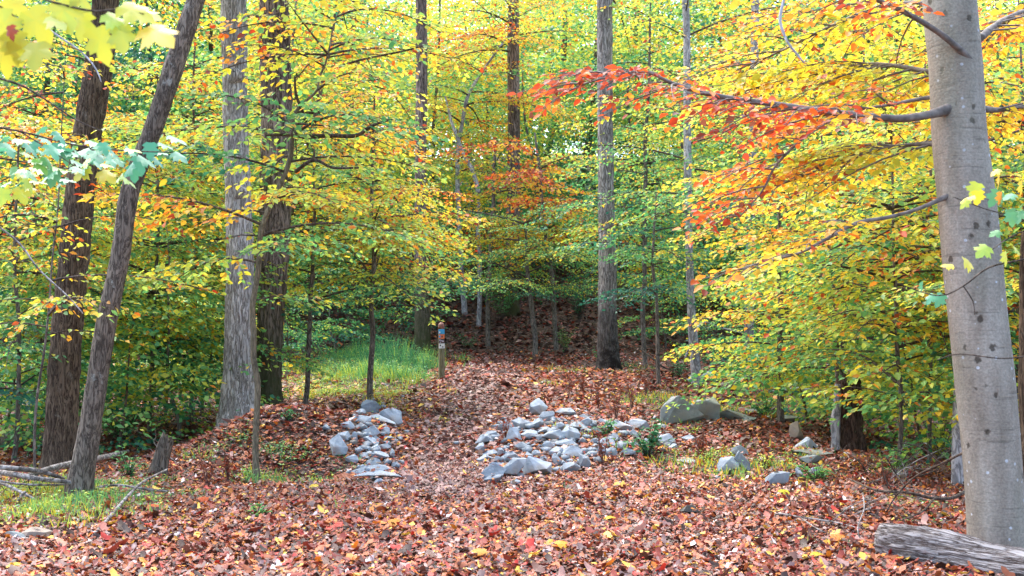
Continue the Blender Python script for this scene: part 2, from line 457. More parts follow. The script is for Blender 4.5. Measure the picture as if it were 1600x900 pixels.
def stone_material(name, a, b, stain=(.20, .15, .10)):
    m, N, Lk, pb = M(name)
    tc = N.new('ShaderNodeTexCoord')
    n1 = N.new('ShaderNodeTexNoise'); n1.inputs['Scale'].default_value = 5; n1.inputs['Detail'].default_value = 9; n1.inputs['Roughness'].default_value = .7; Lk.new(tc.outputs['Object'], n1.inputs[0])
    rp = ramp(N, [(.3, a), (.7, b)]); Lk.new(n1.outputs[0], rp.inputs[0])
    n2 = N.new('ShaderNodeTexNoise'); n2.inputs['Scale'].default_value = 2.5; n2.inputs['Detail'].default_value = 5; Lk.new(tc.outputs['Object'], n2.inputs[0])
    r2 = ramp(N, [(.52, (0, 0, 0)), (.66, (.7, .7, .7))]); Lk.new(n2.outputs[0], r2.inputs[0])
    c = mixrgb(N, Lk, 'MIX', rp.outputs[0], stain, r2.outputs[0])
    oi = N.new('ShaderNodeObjectInfo')
    mr = N.new('ShaderNodeMapRange'); Lk.new(oi.outputs['Random'], mr.inputs[0]); mr.inputs[3].default_value = .75; mr.inputs[4].default_value = 1.2
    hs = N.new('ShaderNodeHueSaturation'); Lk.new(c, hs.inputs['Color']); Lk.new(mr.outputs[0], hs.inputs['Value'])
    Lk.new(hs.outputs[0], pb.inputs['Base Color'])
    pb.inputs['Roughness'].default_value = .8
    n3 = N.new('ShaderNodeTexNoise'); n3.inputs['Scale'].default_value = 22; n3.inputs['Detail'].default_value = 8; Lk.new(tc.outputs['Object'], n3.inputs[0])
    bp = N.new('ShaderNodeBump'); bp.inputs['Strength'].default_value = .4; bp.inputs['Distance'].default_value = .02
    Lk.new(n3.outputs[0], bp.inputs['Height']); Lk.new(bp.outputs[0], pb.inputs['Normal'])
    return m

def flat_material(name, c, rough=.6, var=.25, scale=12):
    m, N, Lk, pb = M(name)
    tc = N.new('ShaderNodeTexCoord')
    n1 = N.new('ShaderNodeTexNoise'); n1.inputs['Scale'].default_value = scale; n1.inputs['Detail'].default_value = 6; Lk.new(tc.outputs['Object'], n1.inputs[0])
    rp = ramp(N, [(.3, tuple(v * (1 - var) for v in c)), (.7, tuple(min(1, v * (1 + var)) for v in c))]); Lk.new(n1.outputs[0], rp.inputs[0])
    Lk.new(rp.outputs[0], pb.inputs['Base Color']); pb.inputs['Roughness'].default_value = rough
    return m

LEAF = leaf_material('autumn_leaf')
LITTER = direct_leaf_material('fallen_leaf')
GRASSM = leaf_material('grass_blade', rough=.5, trans=.35)
BARK_BROWN = bark_material('brown_furrowed_bark', (.035, .022, .014), (.19, .135, .09), lichen=(.36, .33, .27), lich=.2, sx=28, sz=3.6)
BARK_DARK = bark_material('dark_brown_bark', (.055, .042, .032), (.25, .205, .16), lichen=(.42, .43, .38), lich=.38, sx=24, sz=5)
BARK_GREY = bark_material('grey_bark', (.14, .12, .10), (.56, .52, .475), lichen=(.60, .59, .55), lich=.2, sx=28, sz=3.4, bump=.8)
BARK_GREYFOOT = bark_material('grey_bark_dark_foot', (.10, .085, .075), (.42, .38, .35), lichen=(.5, .5, .5), lich=.15, sx=18, sz=3.0, bump=.8, moss=(.015, .010, .008))
BARK_MOTTLE = bark_material('mottled_brown_bark', (.045, .032, .024), (.28, .21, .175), lichen=(.42, .36, .36), lich=.3, moss=(.05, .055, .02))
BARK_TAN = bark_material('tan_sapling_bark', (.10, .085, .055), (.24, .20, .135), lich=.1, sx=20, sz=5, bump=.2)
BARK_TWIG = bark_material('twig_bark', (.035, .025, .02), (.13, .10, .08), lich=.1, bump=.2)
BARK_PALE = bark_material('pale_bark', (.17, .16, .165), (.46, .44, .45), lich=.2, sx=9, sz=4, bump=.3)
BEECH = beech_material()
DEADWOOD = bark_material('weathered_wood', (.10, .085, .075), (.42, .39, .37), lichen=(.2, .17, .14), lich=.4, sx=5, sz=5, bump=.7)
STONE = stone_material('blue_grey_stone', (.15, .185, .22), (.48, .545, .61))
STONE_G = stone_material('green_grey_stone', (.13, .15, .14), (.34, .38, .37))
STONE_T = stone_material('tan_stone', (.25, .19, .14), (.40, .33, .27))

# ------------------------------------------------------------------ ground sheet
def axis_steps(a, b, fine_a, fine_b, fs, cs):
    x = [fine_a]
    while x[-1] < fine_b: x.append(x[-1] + fs)
    s = fs
    while x[-1] < b: s = min(cs, s * 1.12); x.append(x[-1] + s)
    lo = [fine_a]; s = fs
    while lo[-1] > a: s = min(cs, s * 1.12); lo.append(lo[-1] - s)
    return np.array(lo[::-1][:-1] + x)
gx = axis_steps(-400, 400, -8, 8, .12, 12)
gy = axis_steps(-60, 420, 6, 24, .12, 12)
GX, GY = np.meshgrid(gx, gy)
GV = np.stack([GX.ravel(), GY.ravel(), ground(GX, GY).ravel()], -1)
nx, ny = len(gx), len(gy)
i, j = np.meshgrid(np.arange(nx - 1), np.arange(ny - 1))
b0 = (j * nx + i).ravel()
m, N, Lk, pb = M('forest_floor')
tc = N.new('ShaderNodeTexCoord')
vo = N.new('ShaderNodeTexVoronoi'); vo.inputs['Scale'].default_value = 14; Lk.new(tc.outputs['Object'], vo.inputs[0])
sp = N.new('ShaderNodeSeparateColor'); Lk.new(vo.outputs['Color'], sp.inputs[0])
rp = ramp(N, [(0, (.03, .018, .013)), (.35, (.07, .035, .022)), (.6, (.11, .045, .03)), (.8, (.16, .09, .07)), (.95, (.24, .17, .15))], 'CONSTANT'); Lk.new(sp.outputs[0], rp.inputs[0])
n1 = N.new('ShaderNodeTexNoise'); n1.inputs['Scale'].default_value = 3; n1.inputs['Detail'].default_value = 6; Lk.new(tc.outputs['Object'], n1.inputs[0])
c = mixrgb(N, Lk, 'MIX', rp.outputs[0], (.05, .032, .022), n1.outputs[0])
Lk.new(c, pb.inputs['Base Color']); pb.inputs['Roughness'].default_value = .9
bp = N.new('ShaderNodeBump'); bp.inputs['Distance'].default_value = .03; Lk.new(vo.outputs['Distance'], bp.inputs['Height']); Lk.new(bp.outputs[0], pb.inputs['Normal'])
g = mk('ground', GV, [np.stack([b0, b0 + 1, b0 + nx + 1, b0 + nx], -1)], m, smooth=True)
tag(g, kind='structure')

# ------------------------------------------------------------------ rocks
import bmesh
def rock(name, label, cx, cy, w, h, mat=STONE, seed=0, depth=None, group=None, tilt=0., lift=0.):
    r = random.Random(seed * 7 + int(cx) * 13 + int(cy))
    p = hit(cx, cy + h / 2)
    d = p[1]
    wm, hm = w / FPX * d * 1.16, h / FPX * d * 1.05
    dm = depth if depth else (wm * .55 + .3 * hm)
    hm2 = hm * 1.25
    bm = bmesh.new()
    npt = 0
    while npt < 8:
        q_ = Vector((r.gauss(0, 1), r.gauss(0, 1), r.gauss(0, 1)))
        m_ = (abs(q_.x) ** 3 + abs(q_.y) ** 3 + abs(q_.z) ** 3) ** (1 / 3)
        q_ /= m_
        bm.verts.new((q_.x * wm / 2 * r.uniform(.88, 1), q_.y * dm / 2 * r.uniform(.85, 1), q_.z * hm2 / 2 * r.uniform(.8, 1)))
        npt += 1
    bm.verts.new((wm / 2, r.uniform(-.2, .2) * dm, r.uniform(-.35, .25) * hm2))
    bm.verts.new((-wm / 2, r.uniform(-.2, .2) * dm, r.uniform(-.35, .25) * hm2))
    bm.verts.new((r.uniform(-.25, .25) * wm, r.uniform(-.1, .3) * dm, hm2 / 2))
    res = bmesh.ops.convex_hull(bm, input=bm.verts)
    junk = [e for e in res.get('geom_interior', []) + res.get('geom_unused', []) if isinstance(e, bmesh.types.BMVert)]
    if junk: bmesh.ops.delete(bm, geom=list(set(junk)), context='VERTS')
    bmesh.ops.dissolve_limit(bm, angle_limit=math.radians(9), verts=bm.verts, edges=bm.edges)
    bmesh.ops.bevel(bm, geom=list(bm.edges), offset=min(wm, hm2) * .02, segments=1, profile=.5, affect='EDGES', clamp_overlap=True)
    bmesh.ops.triangulate(bm, faces=bm.faces)
    bmesh.ops.subdivide_edges(bm, edges=[e for e in bm.edges if e.calc_length() > .25 * wm], cuts=2, use_grid_fill=True)
    for v in bm.verts:
        c = v.co
        k = .009 * min(wm, hm2 * 2)
        v.co += Vector((math.sin(c.z * 31 + c.y * 17 + seed), math.sin(c.x * 29 + c.z * 23), math.sin(c.x * 37 + c.y * 19 + seed))) * k
    me = bpy.data.meshes.new(name)
    bm.normal_update()
    bm.to_mesh(me); bm.free()
    me.materials.append(mat)
    o = bpy.data.objects.new(name, me)
    COL.objects.link(o)
    o.location = (float(p[0]), float(p[1] + dm * .25), float(p[2] + hm / 2 - (hm2 - hm) * .5 + lift))
    o.rotation_euler = (0, tilt, r.uniform(-.25, .25))
    tag(o, label, 'stone', group)
    ROCKS.append((float(p[0]), float(p[1] + dm * .25), float(p[2] + hm * .92), wm, dm))
    return o
ROCKS = []
ORD = ['first', 'second', 'third', 'fourth', 'fifth', 'sixth', 'seventh', 'eighth', 'ninth', 'tenth', 'eleventh', 'twelfth', 'thirteenth', 'fourteenth', 'fifteenth']
def pile(rocks, rows, pile_name, group, namef):
    """rocks: (cx, cy, w, h, tilt, label or None); rows by height in the photo, front first"""
    rest = [k for k in rocks if k[5] is None]
    rest.sort(key=lambda k: -(k[1] + k[3] / 2))
    per = math.ceil(len(rest) / rows)
    rown = {2: ['front', 'back'], 3: ['front', 'middle', 'back'], 4: ['front', 'second', 'third', 'back']}[rows]
    lab = {}
    for ri in range(rows):
        chunk = sorted(rest[ri * per:(ri + 1) * per], key=lambda k: k[0])
        for q, k in enumerate(chunk):
            sz = 'small' if k[2] < 17 else 'mid-sized' if k[2] < 27 else 'large'
            sh = 'flat' if k[2] > 1.9 * k[3] else 'upright' if k[3] > k[2] else 'blocky'
            lab[id(k)] = f'{sz} {sh} stone, {ORD[q]} from the left in the {rown[ri]} row of {pile_name}'
    for n_, k in enumerate(rocks):
        rock('stone', k[5] or lab[id(k)], k[0], k[1], k[2], k[3], seed=n_ + 3, group=group, tilt=k[4])

BARK_SAP = bark_material('sapling_bark', (.06, .048, .04), (.24, .20, .17), lich=.12, sx=20, sz=5, bump=.2)
LP = 'the left pile'
left_pile = [
    (577, 637, 27, 23, 0, 'pale pointed stone crowning the left stone pile beside the path'),
    (608, 651, 36, 26, .15, 'large triangular grey stone at the upper right of the left pile'),
    (597, 656, 40, 9, .35, 'long tilted slab with dark underside lying across the top of the left pile'),
    (562, 655, 32, 12, -.1, 'long pale slab below the pointed stone at the top of the left pile'),
    (560, 645, 20, 10, -.2, 'small pale wedge leaning on the pointed top stone of the left pile'),
    (543, 664, 20, 11, 0, None), (562, 667, 22, 10, 0, None), (595, 667, 24, 9, .2, None), (577, 676, 29, 17, -.25, 'rounded pale stone with a leaning ridge in the middle of the upper left pile'),
    (602, 673, 13, 12, 0, None), (526, 697, 28, 31, .25, 'big light blue-grey block standing alone on the outer left side of the left pile'),
    (537, 681, 19, 14, .3, None), (553, 683, 11, 14, .3, None), (577, 690, 23, 14, .3, None), (588, 687, 11, 9, 0, None), (560, 704, 12, 12, 0, None),
    (584, 701, 24, 12, 0, None), (600, 700, 19, 11, 0, None), (587, 712, 38, 11, -.05, 'brick-shaped flat slab in the middle of the left pile'), (611, 709, 10, 15, 0, None),
    (549, 718, 19, 13, 0, None), (581, 724, 25, 12, -.2, None), (618, 727, 13, 10, .2, None),
    (573, 735, 60, 11, -.15, 'long narrow slab, the upper of the two at the foot of the left pile'),
    (588, 745, 68, 15, .0, 'longest flat slab, the lowest at the foot of the left pile'), (592, 752, 16, 7, 0, None),
    (567, 712, 14, 8, 0, None), (606, 686, 16, 8, 0, None), (573, 718, 12, 7, 0, None), (605, 722, 12, 8, 0, None),
]
pile(left_pile, 3, LP, 'stones of the left pile', None)
right_pile = [
    (842, 638, 27, 29, -.1, 'tall upright stone standing at the top of the right stone pile'),
    (885, 644, 30, 12, 0, 'long low stone right of the tall upright one at the back of the right pile'),
    (855, 651, 24, 17, -.3, 'tilted stone with shadowed hollow just right of the tall upright stone'),
    (842, 660, 18, 15, 0, None), (815, 663, 29, 18, .1, None), (790, 666, 25, 20, 0, None), (833, 664, 18, 10, -.3, None),
    (828, 679, 26, 14, 0, None), (769, 681, 23, 15, .2, None), (757, 688, 27, 15, -.2, None), (751, 699, 16, 14, 0, None), (803, 681, 24, 24, 0, None),
    (852, 673, 29, 10, 0, None), (865, 682, 35, 19, 0, 'wide pale boulder in the middle of the right stone pile'), (892, 678, 27, 23, 0, 'squarish boulder right beside the wide pale boulder of the right pile'),
    (874, 667, 17, 13, 0, None), (903, 666, 29, 12, 0, None), (913, 652, 28, 9, 0, None), (918, 660, 19, 14, 0, None), (933, 674, 16, 10, 0, None),
    (915, 673, 17, 8, 0, None), (943, 659, 22, 10, 0, None), (885, 694, 33, 13, 0, None), (895, 706, 31, 18, .1, 'pale humped stone near the front right of the right pile'), (870, 706, 23, 14, -.2, None),
    (857, 696, 19, 12, 0, None), (817, 698, 25, 12, .15, None), (798, 713, 27, 16, 0, None), (767, 708, 23, 8, -.1, None), (758, 716, 25, 10, -.25, None),
    (778, 718, 13, 10, 0, None), (783, 707, 13, 12, 0, None), (775, 726, 23, 8, -.1, None),
    (770, 739, 38, 22, -.55, 'leaning slab with sunlit face at the front left corner of the right pile'),
    (771, 749, 32, 11, -.3, 'low tilted slab at the very front left of the right pile'),
    (803, 732, 46, 26, -.45, 'large light blue slab leaning left at the front of the right pile'), (838, 728, 44, 29, .0, 'largest pale blue boulder at the front of the right stone pile'),
    (814, 740, 10, 10, 0, None), (871, 718, 13, 20, -.35, None), (890, 731, 31, 14, -.3, None), (913, 719, 16, 25, -.4, 'narrow upright splinter of stone at the front right of the right pile'), (839, 709, 15, 10, 0, None),
    (957, 706, 15, 12, 0, 'small darker blue stone below the green shrub at the right of the pile'), (940, 704, 15, 16, 0, None),
    (993, 664, 42, 17, 0, 'long dark slab behind the green leafy shrub right of the stones'), (993, 678, 18, 14, 0, None), (1040, 688, 30, 18, 0, None), (947, 691, 30, 12, 0, None), (1052, 698, 14, 9, 0, None),
    (997, 699, 16, 10, 0, None), (982, 706, 21, 12, 0, None), (965, 665, 44, 16, .1, None), (957, 682, 20, 10, 0, None), (1012, 690, 18, 10, 0, None),
    (845, 686, 14, 9, 0, None), (850, 716, 12, 8, 0, None), (826, 711, 15, 9, 0, None), (930, 690, 16, 10, 0, None), (921, 704, 14, 10, 0, None), (880, 655, 15, 9, 0, None),
    (806, 753, 16, 7, 0, None), (1013, 708, 14, 9, 0, None), (970, 695, 16, 10, 0, None),
]
pile(right_pile, 4, 'the right pile', 'stones of the right pile', None)
for k in [
    (1068, 642, 64, 42, .05, 'big angular green-grey boulder with fallen leaves on its flat top', STONE_G),
    (1104, 639, 46, 36, .25, 'second big boulder leaning against the right side of the leaf-topped one', STONE_G),
    (1146, 649, 50, 15, .1, 'low dark wedge of rock right of the two big boulders', STONE_G),
    (1162, 641, 24, 9, 0, 'small brown rock behind the low dark wedge', STONE_G),
    (1180, 642, 24, 10, 0, 'small grey rock farthest right behind the low wedge', STONE_G),
    (1170, 654, 22, 8, 0, 'flat rock half buried in front of the small grey rocks', STONE_G),
    (1157, 705, 26, 16, 0, 'rounded light rock sitting on top of the pale pair near the right verge', STONE),
    (1140, 728, 32, 25, -.3, 'pale wedge on the left of the group in the grassy verge', STONE),
    (1161, 723, 27, 32, .1, 'tall pale rock with a leafy crack in the grassy verge', STONE),
    (1262, 694, 36, 20, .1, 'blue-grey rock with dark underside below the yellow branches', STONE),
    (1247, 674, 22, 30, 0, 'upright tan rock behind the blue-grey one', STONE_T),
    (1270, 708, 60, 9, 0, 'long thin slab in front of the tan rock', STONE_G),
    (1271, 717, 38, 12, 0, 'second thin slab just below the long one', STONE_G),
    (1217, 748, 38, 20, -.35, 'pointed rock at the edge of the leaves in front of the verge', STONE),
    (1250, 738, 12, 18, 0, 'narrow pale rock among green weeds', STONE),
    (1274, 737, 18, 12, .2, 'small pale rock right of the narrow one among green weeds', STONE),
    (1072, 721, 26, 8, 0, 'flat pale rock lying in dry grass left of the verge rocks', STONE),
    (1076, 685, 20, 10, 0, 'small light rock in leaves below the big boulder', STONE),
    (1125, 748, 18, 7, 0, 'small flat stone at the edge of the litter below the pale pair', STONE),
    (1111, 586, 28, 12, 0, 'blue-grey stone right of the slim pale trunk at the back', STONE),
    (1081, 592, 12, 10, 0, 'small stone at the foot of the slim pale trunk', STONE),
    (1130, 601, 24, 8, 0, 'low brown stone right of the slim pale trunk', STONE_T),
    (1238, 612, 60, 12, 0, 'long dark rock under the low yellow branches at the back right', STONE_G),
    (1235, 655, 50, 10, 0, 'flat dark rock right of the small brown trunk', STONE_G),
    (1078, 797, 30, 13, 0, 'small black lump lying alone on the foreground leaves', None),
    (55, 834, 40, 16, 0, 'dark and pale mottled stone at the lower left edge of the leaves', STONE_T),
    (18, 838, 36, 12, 0, 'flat grey stone at the lower left edge beside the mottled stone', STONE_G),
]:
    rock('stone' if k[3] < 40 else 'boulder', k[5], k[0], k[1], k[2], k[3], mat=k[6] or flat_material('charred', (.02, .02, .02)), seed=int(k[0]), tilt=k[4])

# ------------------------------------------------------------------ marker post
bp_ = hit(690, 592)
d0 = bp_[1]
post = thing('trail_marker_post', 'weathered wooden trail post with blue, orange and white plates by the path', 'marker post', bp_)
def board(name, px0, px1, py0, py1, th, dy, mat, parent, bev=.002):
    """an upright block given by its photo rectangle at the post's distance"""
    a = P(px0, py1, d0); b = P(px1, py0, d0)
    bm = bmesh.new()
    bmesh.ops.create_cube(bm, size=1)
    for v in bm.verts:
        v.co = Vector((a[0] + (v.co.x + .5) * (b[0] - a[0]), d0 + dy + v.co.y * th, a[2] + (v.co.z + .5) * (b[2] - a[2]))) - Vector(bp_)
    bmesh.ops.bevel(bm, geom=list(bm.edges), offset=bev, segments=1, affect='EDGES')
    me = bpy.data.meshes.new(name); bm.to_mesh(me); bm.free(); me.materials.append(mat)
    o = bpy.data.objects.new(name, me); COL.objects.link(o); o.parent = parent
    return o
wood = bark_material('grey_green_post_wood', (.13, .12, .07), (.27, .25, .16), lich=.1, sx=22, sz=2, bump=.4)
red_wood = flat_material('brown_red_post_top', (.22, .09, .07))
T = Tubes()
zt = P(690, 514, d0)[2]
shaft = np.array([[bp_[0], d0, bp_[2] - .15], [bp_[0], d0, bp_[2] + .3], [bp_[0] - .01, d0, zt]])
sp_ = smooth_path(shaft, step=.1)
T.add(sp_, np.full(len(sp_), .064), 20)
T.build('shaft', wood, post, bp_)
T = Tubes()
zz = [(zt - .001, .067), (zt + .05, .068), (zt + .09, .062), (zt + .12, .045), (zt + .135, .015)]
T.add(np.array([[bp_[0] - .01, d0, z] for z, _ in zz]), np.array([q for _, q in zz]), 20)
T.build('rounded_top', red_wood, post, bp_)
def paint(name, c): return flat_material(name, c, .4, .06)
pw, pblue, por, pdk = paint('white_paint', (.75, .76, .78)), paint('blue_paint', (.04, .35, .70)), paint('orange_paint', (.72, .18, .06)), paint('dark_paint', (.04, .03, .04))
W1, W2 = 685.3, 695.0
fr = -.074
b_ = board('blue_plate', W1, W2, 514.3, 522.0, .008, fr, pblue, post)
board('white_arrow_mark', 686.3, 688.5, 518.2, 520.6, .004, fr - .006, pw, b_)
b_ = board('orange_plate', W1 + .3, W2, 522.3, 529.3, .008, fr, por, post)
board('blue_mark', 686.2, 688.6, 524.0, 527.6, .004, fr - .006, pblue, b_)
board('dark_mark', 690.2, 692.3, 524.6, 527.2, .004, fr - .006, pdk, b_)
b_ = board('dark_plate', W1 + .5, W2, 529.6, 536.3, .008, fr, flat_material('dark_brown_paint', (.10, .06, .07)), post)
for q in ((686.6, 689.0, 530.8, 532.2), (689.8, 691.0, 531.6, 533.0), (691.4, 693.6, 532.2, 534.0), (687.6, 689.2, 534.0, 535.2)):
    board('pale_mark', *q, .004, fr - .006, paint('lilac_paint', (.6, .55, .66)), b_)
b_ = board('white_plate', W1 + .7, W2 + .3, 536.6, 544.3, .008, fr, pw, post)
board('black_symbol', 687.5, 689.4, 538.4, 540.8, .004, fr - .006, pdk, b_)
board('black_symbol', 691.3, 693.2, 541.0, 542.8, .004, fr - .006, pdk, b_)

# ------------------------------------------------------------------ trees
def bark_disp(amp, nf, seed):
    def f(th, z):
        w = np.sin(z * 1.7 + seed) * .8 + np.sin(z * 4.1 + seed * 2) * .35 + .5 * np.sin(th * 2 + z)
        a = np.abs(np.sin((th * nf) / 2 + w)) ** .6
        b = np.abs(np.sin(th * nf * .5 * 1.0 + nf * .37 - w * 1.4 + z * 2.2)) ** .6
        return 1 + amp * (np.minimum(a, b) - .5) + amp * .35 * np.sin(z * 9 + th * 3 + seed) * np.sin(z * 23 + th * 5)
    return f
def smooth_disp(seed):
    def f(th, z):
        return 1 + .018 * np.sin(th * 2 + z * .8 + seed) + .012 * np.sin(th * 3 - z * 2.1) + .006 * np.sin(th * 5 + z * 7)
    return f

def px_path(pts, d, d1=None, zext=None):
    """pts: (px, py, width px) bottom to top -> world path and radii; depth runs d -> d1"""
    n = len(pts)
    out = []
    for k, (x, y, w) in enumerate(pts):
        dd = d if d1 is None else d + (d1 - d) * k / (n - 1)
        p = P(x, y, dd)
        out.append([*p, w / 2 / FPX * dd])
    return np.array(out)

def trunk_obj(root, base, path, mat, sides=28, disp=None, flare=.5, flare_h=.5, name='trunk', step=.06, extra=None):
    p = smooth_path(path, step=step)
    z = p[:, 2] - base[2]
    r = p[:, 3] * (1 + flare * np.exp(-np.maximum(z, 0) / (flare_h * .5)))
    T = Tubes()
    T.add(p[:, :3], r, sides, disp=disp)
    if extra: extra(T)
    return T.build(name, mat, root, base)

DENS = 1.25
def crown(r, axis_fn, z0, z1, nb, Rfn, tone0, tone1, leaf=.08, ls=.06, tw=.16, twigs=None, tube=True, sector=None, width=.55, rise=.3, droop=.4, tvar=.095, flat=.35, dens=None):
    """branches up a stem between heights z0 and z1; Rfn(t) gives branch length"""
    out = []
    az = r.uniform(0, 6.28)
    nb = int(nb * (dens or DENS)); ph_ = r.uniform(0, 6.28); tw = tw * .72; ls = ls * .82; width = width * 1.15; flat = flat * 1.6; leaf = leaf * 1.05
    for k in range(nb):
        t = (k + r.uniform(0, 1)) / nb
        z = z0 + (z1 - z0) * t
        az += 2.39996 + r.normal(0, .3)
        a = az
        if sector is not None:
            a = sector[0] + sector[1] * r.uniform(-1, 1)
        L = Rfn(t) * math.exp(r.normal(-.08, .36)) * (1 + .28 * math.sin(a * 2 + ph_)); L = min(L, Rfn(t) * 1.7)
        z += .16 * math.sin(z * 7 + ph_)
        tone = tone0 + (tone1 - tone0) * t + r.normal(0, .095) - .02
        if r.random() < .22: tone -= .11
        out.append(spray(r, axis_fn(z), a, L, rise=rise * r.uniform(.2, 1.6), droop=droop * r.uniform(.6, 1.3), width=width, tw=tw, ls=ls, leaf=leaf,
                         tone=tone, tvar=tvar, twigs=twigs, tube=tube, flat=flat))
    return out

def axis_from(path):
    z = path[:, 2]
    def f(h):
        return np.array([np.interp(h, z, path[:, 0]), np.interp(h, z, path[:, 1]), h])
    return f

def big_tree(label, cat, pts, d, mat, base_py, name='tree', amp=.1, nf=14, seed=1, flare=.5, flare_h=.5, top=None, crown_spec=None, d1=None, sides=40, leaf=.085, extra_parts=None, disp=None, step=.05):
    p = px_path(pts, d, d1)
    # continue to the ground below
    gb = float(ground(p[0, 0], p[0, 1]))
    base = np.array([p[0, 0], p[0, 1], gb])
    p = np.vstack([[p[0, 0], p[0, 1], gb - .25, p[0, 3]], p])
    if sides < 14:
        rr_ = np.random.default_rng(seed + 9)
        p = smooth_path(p, step=.5)
        p[1:, 0] += np.cumsum(rr_.normal(0, .022, len(p) - 1)); p[:, 3] *= .8
    if top:
        dirv = norm((p[-1, :3] - p[-2, :3])[None])[0]
        for q in (1, 2):
            e = p[-1, :3] + dirv * top / 2
            p = np.vstack([p, [*e, p[-1, 3] * .82]])
    root = thing(name, label, cat, base)
    trunk_obj(root, base, p, mat, sides, disp or bark_disp(amp, nf, seed), flare, flare_h, step=step)
    if crown_spec:
        r = np.random.default_rng(seed + 100)
        tw = Tubes()
        lf = []
        ax = axis_from(p)
        for cs in crown_spec:
            cs = dict(cs)
            Rf = cs.pop('R')
            lf += crown(r, ax, cs.pop('z0'), cs.pop('z1'), cs.pop('nb'), Rf if callable(Rf) else (lambda t, Rf=Rf: Rf), cs.pop('t0'), cs.pop('t1'), leaf=cs.pop('leaf', leaf), twigs=tw, **cs)
        c = leaf_mesh('crown', lf, LEAF, root, base)
        c.color = (.5, 0, 0, 1)
        tw.build('branches', BARK_TWIG, root, base)
    return root, base, p

# the six tall trunks in front -------------------------------------------------
big_tree('thick brown furrowed trunk at the left edge, leaning slightly right', 'tree',
         [(92, 726, 46), (95, 690, 45), (99, 600, 46), (106, 500, 44), (116, 400, 43), (125, 300, 42), (138, 200, 41), (155, 100, 41), (165, 0, 38)],
         13.2, BARK_BROWN, 726, name='oak_tree', amp=.14, nf=22, seed=2, flare=.25, top=5,
         crown_spec=[dict(z0=5.6, z1=9.5, nb=16, R=2.2, t0=.45, t1=.55, ls=.075)], sides=64)
big_tree('dark trunk leaning strongly to the right in front of the thick brown one', 'tree',
         [(123, 775, 36), (126, 750, 35), (137, 690, 33), (151, 600, 31), (167, 500, 30), (188, 400, 28), (203, 300, 28), (240, 200, 28), (273, 100, 30), (306, 0, 27)],
         10.6, BARK_DARK, 775, name='leaning_tree', amp=.10, nf=16, seed=5, flare=.28, flare_h=.35, top=3.5,
         crown_spec=[dict(z0=5.2, z1=7.8, nb=10, R=1.6, t0=.45, t1=.6, ls=.075)], sides=56)
def knots(T):
    pass
rt, bs, pp = big_tree('straight grey ridged trunk with swollen knots left of the dark mottled trunk', 'tree',
         [(376, 690, 52), (375, 640, 50), (374, 560, 44), (374, 480, 42), (375, 400, 40), (372, 300, 38), (368, 200, 37), (367, 120, 37), (365, 0, 39)],
         16.0, BARK_GREY, 690, name='poplar_tree', amp=.12, nf=20, seed=8, flare=.62, flare_h=.9, top=6,
         crown_spec=[dict(z0=6.3, z1=11, nb=16, R=2.4, t0=.45, t1=.52, ls=.09)], sides=56)
for kx, ky, kr in ((367, 118, .14), (375, 300, .12), (384, 155, .06)):
    kp = P(kx, ky, 16.0 - .16)
    T = Tubes(); T.add(np.array([kp + [0, .06, 0], kp + [0, .0, 0], kp + [0, -.05, 0], kp + [0, -.055, 0], kp + [0, -.01, 0]]), np.array([kr, kr * .95, kr * .6, kr * .3, kr * .2]), 16, disp=lambda th, z: 1 + .15 * np.sin(th * 3))
    T.build('knot', BARK_GREY, rt, bs)
big_tree('stout dark mottled trunk with mossy foot just right of the grey one', 'tree',
         [(421, 664, 38), (420, 620, 37), (420, 560, 38), (424, 480, 40), (428, 400, 44), (431, 300, 48), (433, 200, 46), (430, 100, 46), (428, 0, 44)],
         18.0, BARK_MOTTLE, 664, name='oak_tree', amp=.14, nf=18, seed=11, flare=.5, top=6,
         crown_spec=[dict(z0=7, z1=12, nb=14, R=2.4, t0=.5, t1=.6, ls=.09)], sides=56)
big_tree('slim straight trunk behind the marker post with a shaggy brown foot', 'tree',
         [(660, 540, 26), (660, 480, 23), (658, 400, 21), (657, 300, 19), (658, 200, 18), (659, 100, 18), (658, 0, 17)],
         29.5, BARK_MOTTLE, 540, name='poplar_tree', amp=.06, nf=12, seed=14, flare=.2, top=7,
         crown_spec=[dict(z0=10.8, z1=17, nb=14, R=2.6, t0=.5, t1=.6, leaf=.11, ls=.12, tw=.25, tube=False)], sides=28, step=.15)
big_tree('dark forked trunk above the middle of the path, half hidden by yellow leaves', 'tree',
         [(800, 545, 24), (800, 420, 22), (802, 300, 21), (803, 200, 19), (802, 100, 19), (802, 0, 17)],
         34, BARK_MOTTLE, 545, name='oak_tree', amp=.06, nf=12, seed=17, flare=.1, top=7,
         crown_spec=[dict(z0=9, z1=17, nb=18, R=2.8, t0=.5, t1=.68, leaf=.11, ls=.12, tw=.25, tube=False)], sides=24, step=.2)
big_tree('tall straight grey-brown trunk standing right of the path, its dark foot wrapped in vines', 'tree',
         [(951, 577, 35), (950, 540, 31), (949, 480, 29), (949, 400, 27), (947, 300, 25), (946, 200, 24), (945, 100, 24), (945, 0, 24)],
         25.5, BARK_GREYFOOT, 577, name='poplar_tree', amp=.10, nf=16, seed=20, flare=.25, flare_h=.6, top=7,
         crown_spec=[dict(z0=9.6, z1=15, nb=14, R=2.4, t0=.45, t1=.6, leaf=.10, ls=.11, tw=.22, tube=False)], sides=36, step=.1)
